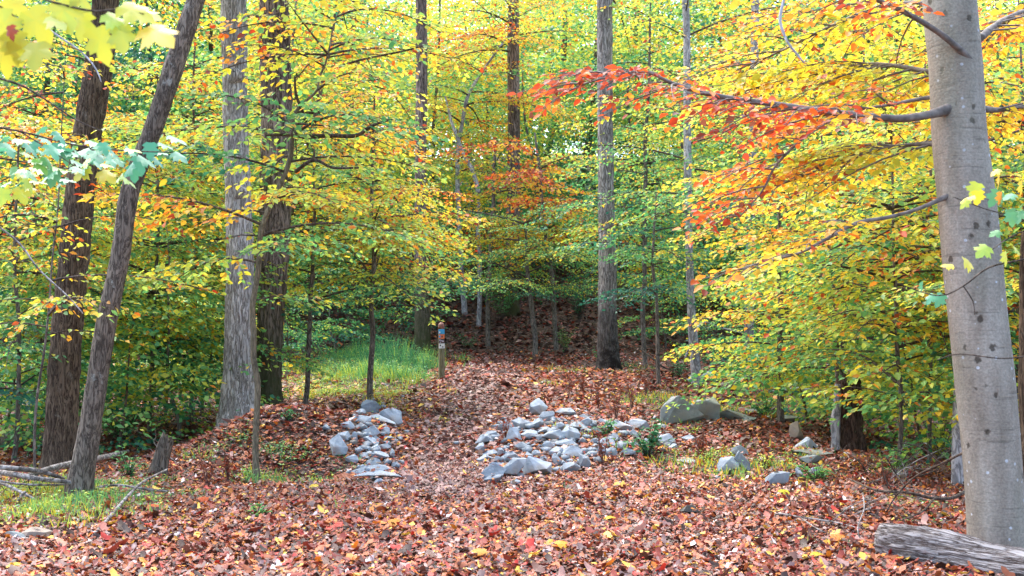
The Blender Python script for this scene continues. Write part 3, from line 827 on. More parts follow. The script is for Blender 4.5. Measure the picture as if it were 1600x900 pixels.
big_tree('slim pale trunk with dark blotches leaning slightly left beside the small back stones', 'tree',
         [(1089, 602, 15), (1084, 540, 15), (1080, 480, 13), (1077, 400, 12), (1075, 300, 12), (1074, 200, 12), (1073, 60, 11), (1071, 0, 11)],
         22.3, BARK_PALE, 602, name='beech_tree', amp=.02, nf=6, seed=23, flare=.15, top=4,
         crown_spec=[dict(z0=3.6, z1=11, nb=34, R=1.9, t0=.30, t1=.62, leaf=.09, ls=.085, tw=.2)], sides=20, step=.15)
big_tree('second slim pale trunk, upright, right of the blotched one', 'tree',
         [(1170, 590, 15), (1170, 540, 15), (1171, 460, 14), (1174, 300, 13), (1178, 150, 12), (1180, 0, 12)],
         25, BARK_PALE, 590, name='beech_tree', amp=.02, nf=6, seed=26, flare=.15, top=4,
         crown_spec=[dict(z0=3.2, z1=12, nb=34, R=2.0, t0=.35, t1=.64, leaf=.10, ls=.095, tw=.2)], sides=20, step=.15)

# the smooth grey beech on the right --------------------------------------------
bpts = [(1561, 862, 86), (1556, 800, 84), (1549, 700, 86), (1540, 600, 88), (1528, 500, 86), (1518, 400, 87), (1508, 300, 84), (1498, 200, 80), (1493, 100, 79), (1484, 0, 79)]
bp2 = px_path(bpts, 8.0)
gb = float(ground(bp2[0, 0], 8.0))
bbase = np.array([bp2[0, 0], 8.0, gb])
bp2 = np.vstack([[bp2[0, 0] + .01, 8.0, gb - .3, bp2[0, 3]], bp2])
dv = norm((bp2[-1, :3] - bp2[-3, :3])[None])[0]
for q in (1, 2, 3):
    bp2 = np.vstack([bp2, [*(bp2[-1, :3] + dv * 1.2), bp2[-1, 3] * .88]])
beech = thing('beech_tree', 'big smooth grey beech filling the right edge, long limb reaching left over the path', 'tree', bbase)
trunk_obj(beech, bbase, bp2, BEECH, 64, smooth_disp(3), .12, .5, step=.05)
LIMB = flat_material('grey_limb_bark', (.15, .13, .115), .8, .5, 18)
rB = np.random.default_rng(77)
limbs = [
    # pts (px,py,width), depth start, depth end, tone start/end, spray length, spacing, drawn leaves from
    ([(1504, 162, 22), (1486, 169, 20), (1470, 174, 17), (1454, 179, 14), (1430, 183, 13), (1400, 185, 12), (1330, 179, 11), (1270, 172, 10), (1210, 163, 9), (1160, 157, 9), (1100, 145, 8), (1045, 128, 6), (1010, 112, 4), (960, 118, 3), (900, 135, 2)], 7.95, 7.3, .82, .90, .60, .11, .30),
    ([(1530, 108, 12), (1518, 98, 14), (1504, 82, 12), (1486, 66, 10), (1460, 46, 9), (1415, 20, 8), (1365, -2, 7), (1290, -25, 5), (1200, -40, 3)], 7.9, 7.6, .66, .86, .60, .13, .36),
    ([(1490, 300, 14), (1468, 312, 8), (1430, 328, 6), (1380, 341, 6), (1340, 348, 6), (1290, 374, 5), (1250, 395, 4), (1200, 408, 3), (1130, 428, 2)], 7.95, 7.5, .55, .68, .50, .16, .45),
    ([(1480, 150, 10), (1455, 152, 7), (1420, 158, 6), (1390, 164, 5), (1330, 175, 4), (1270, 205, 4), (1215, 255, 4), (1190, 300, 3), (1150, 345, 2)], 8.1, 8.6, .66, .82, .60, .13, .2),
    ([(1500, 20, 14), (1450, 5, 8), (1380, 10, 6), (1300, 40, 5), (1220, 80, 3), (1150, 110, 2)], 8.2, 9.6, .50, .62, .9, .13, .1),
    ([(1500, 120, 14), (1440, 110, 8), (1370, 100, 6), (1300, 110, 5), (1220, 130, 3), (1160, 160, 2)], 8.3, 10.5, .47, .54, .9, .13, .1),
    ([(1500, 230, 14), (1440, 225, 7), (1370, 235, 5), (1290, 262, 4), (1210, 290, 3), (1130, 300, 2)], 8.3, 10.0, .50, .64, .8, .13, .1),
    ([(1530, 170, 14), (1560, 172, 8), (1600, 165, 6), (1660, 150, 5)], 8.1, 8.6, .55, .75, .7, .15, .1),
    ([(1530, 60, 14), (1570, 30, 8), (1620, 10, 6)], 8.2, 9.4, .55, .75, .8, .15, .1),
]
for li, (pts, da, db, t0, t1, SL, sps, frm) in enumerate(limbs):
    pw_ = smooth_path(px_path(pts, da, db), step=.05)
    T = Tubes(); T.add(pw_[:, :3], np.maximum(pw_[:, 3], .003), 10, disp=lambda th, z: 1 + .08 * np.sin(th * 3 + z * 40))
    lf = []
    cum = np.concatenate([[0], np.cumsum(np.linalg.norm(np.diff(pw_[:, :3], axis=0), axis=1))])
    tot = cum[-1]
    s = tot * frm; sd = 1
    while s < tot:
        k = min(np.searchsorted(cum, s), len(pw_) - 2)
        tg = pw_[k + 1, :3] - pw_[k, :3]
        az = math.atan2(tg[1], tg[0]) + sd * rB.uniform(.4, 1.2)
        f = s / tot
        lf.append(spray(rB, pw_[k, :3], az, SL * rB.uniform(.5, 1.2) * (1.1 - .4 * f), rise=rB.uniform(-.15, .35), droop=.3, width=.6, tw=.085, ls=.042,
                        leaf=.082, tone=t0 + (t1 - t0) * f + rB.normal(0, .04), tvar=.05, twigs=T, flat=.45))
        sd = -sd; s += sps * .6 * rB.uniform(.6, 1.4)
    lb = T.build('limb', LIMB, beech, bbase)
    c = leaf_mesh('limb_leaves', lf, LEAF, lb, bbase)
    c.color = (.5, 0, 0, 1)
# dark trunk touching the right frame edge behind the beech
big_tree('dark rough trunk mostly hidden behind the right side of the beech foot', 'tree',
         [(1612, 800, 34), (1612, 700, 34), (1608, 600, 30), (1606, 500, 24), (1604, 400, 20)], 9.0, BARK_BROWN, 800, name='oak_tree', amp=.1, nf=14, seed=31, flare=.1, top=.2, sides=32)
big_tree('short grey-green trunk standing left of the foot of the big beech', 'tree',
         [(1500, 752, 24), (1500, 700, 24), (1501, 640, 23), (1503, 560, 20), (1506, 400, 16)], 11.6, BARK_PALE, 752, name='beech_tree', amp=.02, nf=14, seed=33, flare=.1, top=3, sides=24,
         crown_spec=[dict(z0=1.9, z1=5.2, nb=26, R=1.5, t0=.40, t1=.5, leaf=.08, ls=.065)])

# saplings and understorey beeches -------------------------------------------------
def R_dome(R, lo=.75):
    return lambda t: R * (lo + (1 - lo) * math.sin(math.pi * min(1, t * 1.3 + .15))) * (1 - .55 * t ** 3)
SAP = [
    # label, name, pts, depth, bark, crown specs, amp
    ('slender tan sapling forking into dark upper branches, in front of the mottled trunk', 'beech_sapling',
     [(403, 745, 13), (409, 640, 12), (411, 560, 12), (413, 480, 11), (425, 400, 11), (440, 330, 10), (461, 270, 10), (474, 220, 10), (478, 185, 9), (490, 165, 6), (515, 140, 5), (530, 100, 4), (546, 40, 3), (565, 0, 2)],
     12.0, BARK_TAN, [dict(z0=2.0, z1=3.2, nb=7, R=1.2, t0=.42, t1=.46), dict(z0=3.0, z1=6.0, nb=30, R=lambda t: 1.5 - .5 * t, t0=.42, t1=.50)]),
    ('thin dark sapling rising from the grass between the mossy trunk and the stone pile', 'beech_sapling',
     [(478, 655, 10), (480, 600, 10), (483, 500, 9), (484, 420, 8), (486, 330, 6), (488, 220, 4)], 18.9, BARK_SAP,
     [dict(z0=1.9, z1=5.6, nb=34, R=R_dome(1.7), t0=.38, t1=.50)]),
    ('thin straight brown sapling rising behind the pointed top stone of the left pile', 'beech_sapling',
     [(581, 632, 12), (584, 560, 11), (586, 480, 10), (587, 400, 9), (588, 300, 7), (590, 190, 4)], 19.2, BARK_SAP,
     [dict(z0=2.25, z1=3.6, nb=20, R=1.75, t0=.34, t1=.55, rise=.45, tvar=.1), dict(z0=3.2, z1=6.2, nb=28, R=R_dome(1.9), t0=.45, t1=.62)]),
    ('small brown trunk under the low yellow branches right of the boulders', 'beech_sapling',
     [(1222, 666, 13), (1220, 640, 13), (1216, 560, 12), (1214, 460, 10), (1212, 340, 7), (1212, 200, 4)], 17.0, BARK_SAP,
     [dict(z0=.9, z1=2.2, nb=18, R=1.0, t0=.40, t1=.56), dict(z0=2.6, z1=6.2, nb=34, R=R_dome(1.5), t0=.46, t1=.58)]),
    ('small green-leaved beech left of the blotched pale trunk, spreading toward the path', 'beech_sapling',
     [(1030, 590, 8), (1028, 500, 7), (1024, 420, 6), (1022, 340, 4)], 22.0, BARK_SAP,
     [dict(z0=2.1, z1=4.6, nb=22, R=1.3, t0=.14, t1=.32, leaf=.085)]),
    ('low spreading beech with yellow-green layers above the broken snag', 'beech_sapling',
     [(1400, 700, 9), (1398, 600, 9), (1392, 500, 8), (1386, 380, 6), (1380, 240, 4)], 12.6, BARK_SAP,
     [dict(z0=.75, z1=2.4, nb=26, R=1.6, t0=.40, t1=.52), dict(z0=2.2, z1=4.4, nb=26, R=R_dome(1.6), t0=.46, t1=.60)]),
    ('beech sapling with orange-tipped yellow layers above the verge rocks', 'beech_sapling',
     [(1310, 640, 8), (1306, 500, 8), (1302, 380, 6), (1296, 240, 4)], 15.0, BARK_SAP,
     [dict(z0=1.2, z1=5.2, nb=38, R=R_dome(1.6), t0=.42, t1=.68)]),
    ('green-leaved sapling at the far left edge in front of the log', 'beech_sapling',
     [(20, 690, 9), (18, 560, 8), (14, 430, 7), (12, 280, 5)], 14.6, BARK_SAP,
     [dict(z0=.8, z1=2.4, nb=22, R=1.3, t0=.22, t1=.36), dict(z0=2.4, z1=4.6, nb=22, R=1.4, t0=.40, t1=.66, tvar=.12)]),
    ('thin beech sapling with few yellow and orange leaves in front of the thick brown trunk', 'beech_sapling',
     [(62, 760, 5), (68, 620, 5), (80, 480, 4), (92, 330, 3), (100, 180, 2)], 11.2, BARK_SAP,
     [dict(z0=1.3, z1=4.4, nb=16, R=1.0, t0=.36, t1=.66, tvar=.13, leaf=.075)]),
    ('yellow-green beech sapling behind the leaning dark trunk', 'beech_sapling',
     [(232, 680, 8), (236, 560, 8), (240, 440, 7), (246, 300, 5), (250, 160, 3)], 17.6, BARK_SAP,
     [dict(z0=1.0, z1=2.8, nb=28, R=1.8, t0=.25, t1=.42), dict(z0=2.7, z1=6.0, nb=34, R=R_dome(1.8), t0=.40, t1=.52)]),
    ('bushy beech sapling with orange leaves at the upper left behind the thick brown trunk', 'beech_sapling',
     [(60, 660, 8), (58, 540, 8), (56, 400, 7), (50, 240, 5)], 17.0, BARK_SAP,
     [dict(z0=1.6, z1=6.4, nb=50, R=R_dome(2.0), t0=.34, t1=.66, tvar=.11)]),
    ('tall beech sapling with lime leaves between the leaning tree and the grey trunk', 'beech_sapling',
     [(300, 655, 9), (302, 500, 9), (300, 350, 7), (298, 180, 5), (296, 20, 3)], 19.0, BARK_SAP,
     [dict(z0=1.3, z1=7.6, nb=56, R=R_dome(2.0), t0=.30, t1=.50)]),
    ('orange and gold leaved sapling left of the dark forked trunk above the path', 'oak_sapling',
     [(762, 520, 9), (764, 450, 9), (768, 350, 8), (772, 250, 6)], 31.5, BARK_SAP,
     [dict(z0=4.0, z1=6.2, nb=18, R=1.7, t0=.54, t1=.62, leaf=.11, ls=.10, flat=.6)]),
    ('fine-leaved green hornbeam with flat low sprays behind the marker post', 'hornbeam_tree',
     [(835, 552, 10), (832, 500, 10), (826, 440, 8), (822, 380, 6)], 29.5, BARK_SAP,
     [dict(z0=2.3, z1=4.6, nb=30, R=2.3, t0=.24, t1=.34, leaf=.07, ls=.055, droop=.25)]),
    ('golden-leaved young oak right of the dark forked trunk', 'oak_sapling',
     [(870, 540, 9), (866, 450, 9), (850, 350, 7), (840, 240, 5)], 31.0, BARK_SAP,
     [dict(z0=3.8, z1=6.6, nb=24, R=1.9, t0=.58, t1=.70, leaf=.11, ls=.11, flat=.6)]),
    ('tall yellow-leaved sapling with grey forked stems left of the dark forked trunk', 'beech_sapling',
     [(726, 480, 11), (722, 400, 10), (718, 300, 9), (716, 230, 8), (728, 150, 7), (755, 110, 5), (785, 65, 4)], 34.0, BARK_PALE,
     [dict(z0=6.4, z1=11.6, nb=36, R=2.4, t0=.50, t1=.60, leaf=.10, ls=.09)]),
    ('tall lime-yellow sapling filling the top between the mottled trunk and the slim straight one', 'beech_sapling',
     [(425, 600, 11), (432, 450, 11), (466, 300, 10), (503, 150, 8), (530, 10, 5)], 21.0, BARK_SAP,
     [dict(z0=3.6, z1=8.4, nb=50, R=R_dome(2.2), t0=.44, t1=.54, leaf=.09, ls=.075)]),
    ('tall green and yellow sapling right of the grey-brown path trunk', 'beech_sapling',
     [(1005, 575, 9), (1006, 400, 9), (1008, 200, 7), (1010, 20, 4)], 26.5, BARK_SAP,
     [dict(z0=3.0, z1=10, nb=54, R=R_dome(2.2), t0=.22, t1=.44, leaf=.10, ls=.09)]),
    ('yellow beech sapling high behind the long limb of the big beech', 'beech_sapling',
     [(1330, 620, 9), (1332, 400, 9), (1330, 200, 7), (1326, 10, 4)], 19.0, BARK_SAP,
     [dict(z0=2.6, z1=7.6, nb=54, R=R_dome(2.1), t0=.38, t1=.53, leaf=.09, ls=.08)]),
    ('yellow-orange beech sapling behind the big beech at the right edge', 'beech_sapling',
     [(1585, 700, 9), (1588, 500, 9), (1590, 300, 7), (1592, 80, 4)], 12.5, BARK_SAP,
     [dict(z0=.9, z1=5.6, nb=50, R=R_dome(1.6), t0=.34, t1=.66, tvar=.12)]),
    ('slender beech sapling with yellow leaves left of the big beech at mid height', 'beech_sapling',
     [(1450, 720, 8), (1450, 520, 8), (1446, 320, 6), (1440, 120, 4)], 13.5, BARK_SAP,
     [dict(z0=1.4, z1=5.6, nb=40, R=R_dome(1.6), t0=.40, t1=.60)]),
]
for si, (label, nm, pts, d, mat, cs) in enumerate(SAP):
    rt_, bs_, _p = big_tree(label, 'tree', pts, d, mat, 0, name=nm, amp=.03, nf=5, seed=200 + si, flare=.25, flare_h=.25, sides=12, crown_spec=[dict(c) for c in cs], step=.12, top=.6)

    if si == 0:
        for lp_ in ([(474, 214, 7), (510, 212, 6), (556, 212, 6), (575, 200, 5), (592, 192, 4), (612, 187, 3)], [(478, 190, 6), (470, 168, 5), (462, 145, 4), (461, 120, 3)],
                    [(462, 268, 6), (490, 250, 5), (520, 262, 4), (560, 262, 3)], [(530, 104, 4), (570, 92, 3), (620, 82, 3), (660, 72, 2)], [(474, 214, 5), (440, 210, 5), (415, 212, 3)]):
            q_ = smooth_path(px_path(lp_, 11.97, 11.5), step=.06)
            T = Tubes(); T.add(q_[:, :3], q_[:, 3] * 1.1, 8); T.build('limb', BARK_TWIG, rt_, bs_)
# a leaning dead stem among the yellow leaves
big_tree('bare grey leaning dead stem left of the dark forked trunk', 'dead tree',
         [(748, 470, 9), (746, 400, 9), (743, 290, 9), (722, 240, 8), (702, 190, 6), (690, 150, 3)], 33, BARK_PALE, 545, name='dead_tree', amp=.02, nf=5, seed=333, flare=.1, sides=10, step=.12)

# hillside wood: variants copied into slots -----------------------------------------
def variant(name, H, z0, R, nb, leaf, ls, tw, seed, t0, t1, rad=.09, lean=.1, crook=.1):
    r = np.random.default_rng(seed)
    root = thing(name, '', 'tree', (0, 0, 0))
    k = 7
    zs = np.linspace(-.4, H, k)
    path = np.stack([np.cumsum(r.normal(0, crook, k)) + lean * zs, np.cumsum(r.normal(0, crook, k)), zs, np.linspace(rad * 1.1, rad * .25, k)], -1)
    path[:2, :2] = 0
    trunk_obj(root, np.zeros(3), path, BARK_VAR[seed % 3], 10, None, .3, .4, step=.4)
    lf = crown(r, axis_from(path), z0, H * .98, nb, R, t0, t1, leaf=leaf, ls=ls, tw=tw, twigs=None, flat=.5, rise=.35, droop=.35, width=.6, dens=1.9)
    leaf_mesh('crown', lf, LEAF, root, (0, 0, 0), 'diamond')
    return root
BARK_VAR = [BARK_BROWN, BARK_DARK, BARK_SAP]
VARS = [
    variant('maple_tree', 11, 2.0, lambda t: 3.0 - 1.6 * t, 60, .16, .13, .30, 1, .40, .56),
    variant('beech_tree', 9, 1.0, lambda t: 2.9 - 1.4 * t, 60, .15, .12, .28, 2, .38, .52),
    variant('maple_tree', 13, 3.5, lambda t: 3.2 - 1.8 * abs(t - .3), 64, .17, .14, .32, 3, .42, .60, rad=.13),
    variant('oak_tree', 12, 2.5, lambda t: 3.4 - 2.0 * t, 60, .17, .14, .32, 4, .46, .60, rad=.15),
    variant('beech_tree', 7, .5, lambda t: 2.6 - 1.2 * t, 54, .13, .11, .26, 5, .40, .50),
]
LAND = [(-60, 'past the far left edge'), (45, 'at the far left edge'), (140, 'behind the thick brown trunk'), (235, 'behind the leaning dark trunk'), (330, 'left of the grey ridged trunk'),
        (440, 'behind the dark mottled trunk'), (540, 'left of the post'), (640, 'behind the post and slim trunk'), (735, 'left above the path end'), (825, 'straight above the path end'),
        (905, 'left of the vine-footed trunk'), (1000, 'right of the vine-footed trunk'), (1080, 'behind the blotched trunk'), (1170, 'behind the upright pale trunk'),
        (1265, 'above the verge rocks'), (1365, 'above the broken snag'), (1455, 'left of the big grey beech'), (1560, 'right of the big grey beech'), (1680, 'past the right edge')]
ROWS = [(33.5, 'at the foot of the slope'), (39, 'low on the slope'), (46, 'midway up the slope'), (55, 'high on the slope'), (67, 'at the top of the slope')]
used = set()
rH = np.random.default_rng(99)
def tone_word(t):
    return 'dark green' if t < .2 else 'green' if t < .32 else 'lime green' if t < .43 else 'yellow' if t < .55 else 'golden orange'
for ri, (rd, rl) in enumerate(ROWS):
    for ci, (cx, cl) in enumerate(LAND):
        if ri == 0 and 480 < cx < 1050: continue
        dd = rd + rH.uniform(-2, 2)
        cxx = cx + rH.uniform(-28, 28)
        x = (cxx - 800) / FPX * dd
        z = float(ground(x, dd))
        vi = int(rH.integers(0, 5))
        if ri == 0: vi = [1, 4][int(rH.integers(0, 2))]
        if ri >= 3: vi = [0, 2, 3][int(rH.integers(0, 3))]
        src = VARS[vi]
        # tone: green behind the middle, yellow above and right
        t = .375 + rH.normal(0, .10)
        if ri <= 1: t -= .10
        if 850 < cx < 1100: t -= .04
        if 250 < cx < 420: t -= .06
        if cx > 1100: t += .04
        if 600 < cx < 840 and ri >= 1: t += .04
        if src in used or True:
            first = vi not in used
            used.add(vi)
            if first: o = src
            else:
                o = src.copy(); COL.objects.link(o)
                for ch in list(src.children):
                    c = ch.copy(); COL.objects.link(c); c.parent = o
        o.location = (x, dd, z)
        s = rH.uniform(.85, 1.2)
        o.scale = (s, s, s * rH.uniform(.9, 1.1)); o.rotation_euler = (0, 0, rH.uniform(0, 6.28))
        kind = o.name.split('.')[0].replace('_tree', '')
        tag(o, f'{tone_word(t)}-leaved tree {rl}, {cl}', 'tree', 'trees on the wooded slope')
        for ch in o.children:
            if ch.name.startswith('crown'): ch.color = (t + .5 - .48, 0, 0, 1)

LOWV = [variant('beech_sapling', 3.4, .15, lambda t: 1.6 - .8 * t, 26, .10, .09, .17, 11, .30, .44, rad=.03, lean=.05, crook=.05),
        variant('beech_sapling', 2.4, .10, lambda t: 1.4 - .7 * t, 20, .09, .08, .16, 12, .22, .36, rad=.02, lean=.05, crook=.05)]
LOW = [(-70, 15.5, .30, 'beyond the left edge'), (188, 15.8, .24, 'right behind the leaning dark trunk'), (282, 17.2, .34, 'left of the grey ridged trunk, nearest to it'), (8, 16.2, .28, 'in the far left corner above the branch heap'),
       (745, 35.5, .30, 'on the slope left above the path end'), (868, 36.5, .26, 'on the slope straight behind the path end'), (985, 35, .32, 'on the slope right of the vine-footed trunk'), (800, 39, .36, 'higher on the slope above the path end'),
       (130, 17.4, .22, 'peeping between the two left trunks'), (232, 18.6, .30, 'beyond the stump, deeper in the shade'), (318, 19.6, .26, 'just behind the left flank of the grey trunk'),
       (1260, 17.6, .36, 'over the tan rock'), (1330, 16.2, .34, 'close behind the snag top'), (1440, 14.4, .32, 'between the snag and the grey-green trunk'), (30, 19.5, .24, 'beyond the dark horizontal log'), (90, 22.5, .33, 'right behind the thick brown trunk foot'), (165, 20, .20, 'between the two left trunks'), (215, 23.5, .36, 'behind the spreading green undergrowth'),
       (262, 20.5, .26, 'behind the short broken stump'), (318, 24, .34, 'left of the grey trunk foot'), (350, 28, .22, 'far behind the grey trunk foot'), (455, 27, .18, 'beyond the grassy bank right of the mossy trunk'),
       (525, 29.5, .12, 'beyond the middle of the grassy bank'), (610, 31, .10, 'beyond the grassy bank left of the slim trunk'),
       (1040, 31, .20, 'far behind the blotched pale trunk'), (1130, 29, .24, 'between the two pale trunks'), (1225, 25, .30, 'behind the small brown trunk'), (1290, 21, .36, 'behind the long dark rock'), (1355, 18, .42, 'behind the broken snag'),
       (1420, 21, .30, 'far behind the bare twigs'), (1470, 16, .38, 'left of the grey-green trunk'), (1560, 15, .34, 'behind the big beech foot'), (1380, 26, .24, 'deep in the shade above the snag'), (1500, 27, .28, 'deep behind the grey-green trunk'), (1650, 12, .40, 'past the right edge')]
for i, (px, dd, t, where) in enumerate(LOW):
    src = LOWV[i % 2]
    if i < 2: o = src
    else:
        o = src.copy(); COL.objects.link(o)
        for ch in list(src.children):
            c = ch.copy(); COL.objects.link(c); c.parent = o
    x = (px - 800) / FPX * dd
    o.location = (x, dd, float(ground(x, dd)))
    s_ = rH.uniform(.85, 1.15); o.scale = (s_, s_, s_); o.rotation_euler = (0, 0, rH.uniform(0, 6.28))
    tag(o, f'low bushy {tone_word(t)} sapling {where}', 'sapling', 'low saplings under the trees')
    for ch in o.children:
        if ch.name.startswith('crown'): ch.color = (.5 + t - .32, 0, 0, 1)

# ------------------------------------------------------------------ snag, stump, logs, sticks
def rough_disp(seed, a=.22):
    return lambda th, z: 1 + a * np.sin(th * 3 + z * 5 + seed) * np.sin(z * 9 + th) + a * .5 * np.sin(th * 7 + z * 3 + seed) + a * .3 * np.sin(th * 13 + z * 17)
def snag(name, label, pts, d, mat, seed, jag):
    p = px_path(pts, d)
    gb = float(ground(p[0, 0], d)); base = np.array([p[0, 0], d, gb])
    p = np.vstack([[p[0, 0], d, gb - .2, p[0, 3] * 1.15], p])
    q = smooth_path(p, step=.05)
    T = Tubes(); T.add(q[:, :3], q[:, 3], 36, disp=rough_disp(seed))
    V = T.V[0]
    ns = 36
    top = V[-ns:].copy(); th = np.arange(ns) * 2 * np.pi / ns
    for k in range(1, 5):       # jagged, splintered rim
        V[-k * ns:(len(V) - (k - 1) * ns)][:, 2] += (jag * (np.abs(np.sin(th * 3.3 + seed)) + .4 * np.sin(th * 8))) * (1 - (k - 1) / 4)
    root = thing(name, label, 'stump', base)
    T.build('trunk', mat, root, base, smooth=False)
    return root, base
ROT = bark_material('rotten_wood', (.035, .018, .012), (.17, .10, .075), lich=.05, sx=20, sz=3, bump=1.0)
rt, bs = snag('tree_snag', 'broken rotting snag with pale bark strip under the yellow branches', [(1325, 706, 46), (1325, 680, 43), (1325, 650, 41), (1325, 620, 40), (1326, 604, 38)], 14.6, ROT, 3, .14)
T = Tubes()
sp2 = px_path([(1306, 708, 12), (1305, 670, 12), (1308, 630, 11), (1309, 600, 8)], 14.42)
sp2 = smooth_path(sp2, step=.05)
T.add(sp2[:, :3], sp2[:, 3], 12, disp=rough_disp(5, .3)); T.build('bark_strip', BARK_PALE, rt, bs)
snag('tree_stump', 'short broken stump leaning right at the left side of the clearing', [(247, 742, 26), (250, 725, 23), (256, 705, 20), (262, 692, 15)], 12.2, BARK_DARK, 9, .09)

def rod(name, label, cat, pts, d=None, mat=DEADWOOD, sides=10, world=None, disp=None, side=None, group=None):
    """a fallen branch given by pixels; each point (px, py, width, height above ground)"""
    out = []
    for x, y, w, hh in pts:
        # find distance so that the point sits hh above the ground
        r_ = ray(x, y); dd = np.arange(4, 60, .02)
        zz = CAMZ + r_[2] * dd - hh; gg = ground(r_[0] * dd, dd)
        k = np.argmax(zz <= gg); dk = dd[k]
        out.append([*(CAM + r_ * dk), w / 2 / FPX * dk])
    out = np.array(out)
    base = out[0, :3].copy()
    q = smooth_path(out, step=.05)
    root = thing(name, label, cat, base, group) if side else None
    T = Tubes(); T.add(q[:, :3], np.maximum(q[:, 3], .002), sides, disp=disp)
    if root:
        T.build('stem', mat, root, base)
        for s_ in side:
            o2 = []
            for x, y, w, hh in s_:
                r_ = ray(x, y); dd = np.arange(4, 60, .02)
                zz = CAMZ + r_[2] * dd - hh; gg = ground(r_[0] * dd, dd)
                dk = dd[np.argmax(zz <= gg)]
                o2.append([*(CAM + r_ * dk), w / 2 / FPX * dk])
            q2 = smooth_path(np.array(o2), step=.04)
            T = Tubes(); T.add(q2[:, :3], np.maximum(q2[:, 3], .0018), 6); T.build('side_twig', mat, root, base)
        return root
    o = T.build(name, mat, None, base)
    return tag(o, label, cat, group)

LOGM = bark_material('weathered_log_wood', (.07, .05, .042), (.50, .46, .44), lichen=(.10, .07, .055), lich=.45, sx=26, sz=2.2, bump=1.0)
# the log across the lower right corner
lp = np.array([[*P(1378, 846, 7.75), .125], [*P(1420, 852, 7.6), .135], [*P(1480, 868, 7.45), .145], [*P(1540, 883, 7.3), .145], [*P(1620, 900, 7.1), .145], [*P(1720, 925, 6.9), .145]])
for k in range(len(lp)):
    lp[k, 2] = float(ground(lp[k, 0], lp[k, 1])) + (.095, .085, .07, .05, .03, .02)[k]
lb = lp[0, :3].copy()
logr = thing('fallen_log', 'weathered grey log lying across the lower right corner beside the beech', 'log', lb)
q = smooth_path(lp, step=.035)
T = Tubes()
def ld(th, z): return 1 + .05 * np.sin(th * 3 + 1) + .03 * np.sin(th * 9 + z * 2)
cumq = np.linspace(0, 40, len(q))[:, None]
T.add(q[:, :3], q[:, 3], 48, disp=lambda th, z: (1 - .25 * np.abs(np.sin(th))) * 1.08 + .06 * np.sin(th * 2 + cumq * .2) + .035 * np.sin(th * 9 + cumq * .3) + .025 * np.sin(th * 17 + cumq * .8) + .02 * np.sin(th * 5 + cumq * 1.7))
# split: make local x run along the log so the grain follows it
o = T.build('trunk', LOGM, logr, lb)
import mathutils
ax = Vector(lp[-1, :3] - lp[0, :3]).normalized()
rotm = Vector((0, 0, 1)).rotation_difference(ax).to_matrix().to_4x4()
o.data.transform(rotm.inverted()); o.matrix_local = rotm
rod('fallen_log', 'dark horizontal log at the far left edge behind the branch heap', 'log', [(-60, 690, 26, .12), (0, 688, 26, .12), (50, 688, 24, .12), (100, 688, 22, .12)], mat=BARK_DARK, sides=20)
rod('fallen_branch', 'long thin pale stick slanting up from the leaves at the lower left', 'branch', [(143, 840, 4, .02), (165, 815, 5, .04), (200, 775, 4.5, .08), (225, 752, 4, .10), (262, 733, 3, .08)], sides=8)
lb_ = [
    ('thick grey dead branch running left from behind the leaning tree foot', [(-40, 732, 9, .25), (20, 741, 9, .25), (60, 748, 8, .22), (105, 753, 7, .15), (130, 760, 4, .1)]),
    ('upper curved grey branch of the heap at the left edge', [(-40, 725, 7, .35), (10, 731, 8, .32), (60, 736, 8, .25), (100, 748, 5, .15)]),
    ('dark mossy branch arching between the two left trunks', [(40, 745, 9, .18), (80, 732, 10, .2), (110, 725, 10, .2), (165, 714, 9, .15), (200, 705, 5, .1)]),
    ('thin pale branch lowest in the heap at the left edge', [(-40, 740, 4, .2), (10, 758, 5, .16), (50, 778, 4, .08), (60, 785, 3, .03)]),
    ('short pale forked stick in grass below the heap', [(28, 785, 6, .03), (34, 775, 6, .12), (40, 768, 4, .16)]),
    ('middle thin twig of the heap beside the leaning tree', [(-20, 748, 3.5, .22), (40, 757, 3.5, .18), (110, 757, 3, .1)]),
]
for lab, pts in lb_:
    rod('fallen_branch', lab, 'branch', pts, sides=8, group='branches heaped at the left edge')
rod('fallen_branch', 'knobbly pale branch end crossing behind the leaning tree foot', 'branch', [(140, 765, 5, .05), (180, 758, 4, .06), (235, 765, 4, .05), (262, 768, 3, .04)], sides=8)
# bare twigs around the foot of the beech
rod('dead_branch', 'bare brown branch curving left from the foot of the big beech', 'branch',
    [(1514, 764, 6, .12), (1490, 777, 5.5, .12), (1460, 779, 5, .14), (1420, 770, 4.5, .18), (1370, 766, 4, .15), (1330, 750, 3, .12)], mat=BARK_TWIG, sides=8,
    side=[[(1460, 779, 3, .14), (1440, 800, 3, .1), (1410, 812, 2, .02)], [(1420, 770, 2.5, .18), (1400, 740, 2.5, .3), (1385, 715, 1.5, .45)]])
rod('dead_branch', 'thin forked twigs reaching up beside the beech above the curved bare branch', 'branch',
    [(1385, 800, 2.5, .02), (1400, 775, 2.5, .15), (1430, 745, 3, .35), (1470, 725, 3.5, .55), (1508, 706, 4, .7)], mat=BARK_TWIG, sides=6,
    side=[[(1430, 745, 2, .35), (1455, 738, 2, .4), (1480, 722, 1.5, .5)], [(1400, 775, 2, .15), (1382, 745, 2, .3), (1378, 720, 1.5, .45)], [(1470, 725, 2, .55), (1440, 700, 2, .7), (1400, 690, 1.4, .8)]])
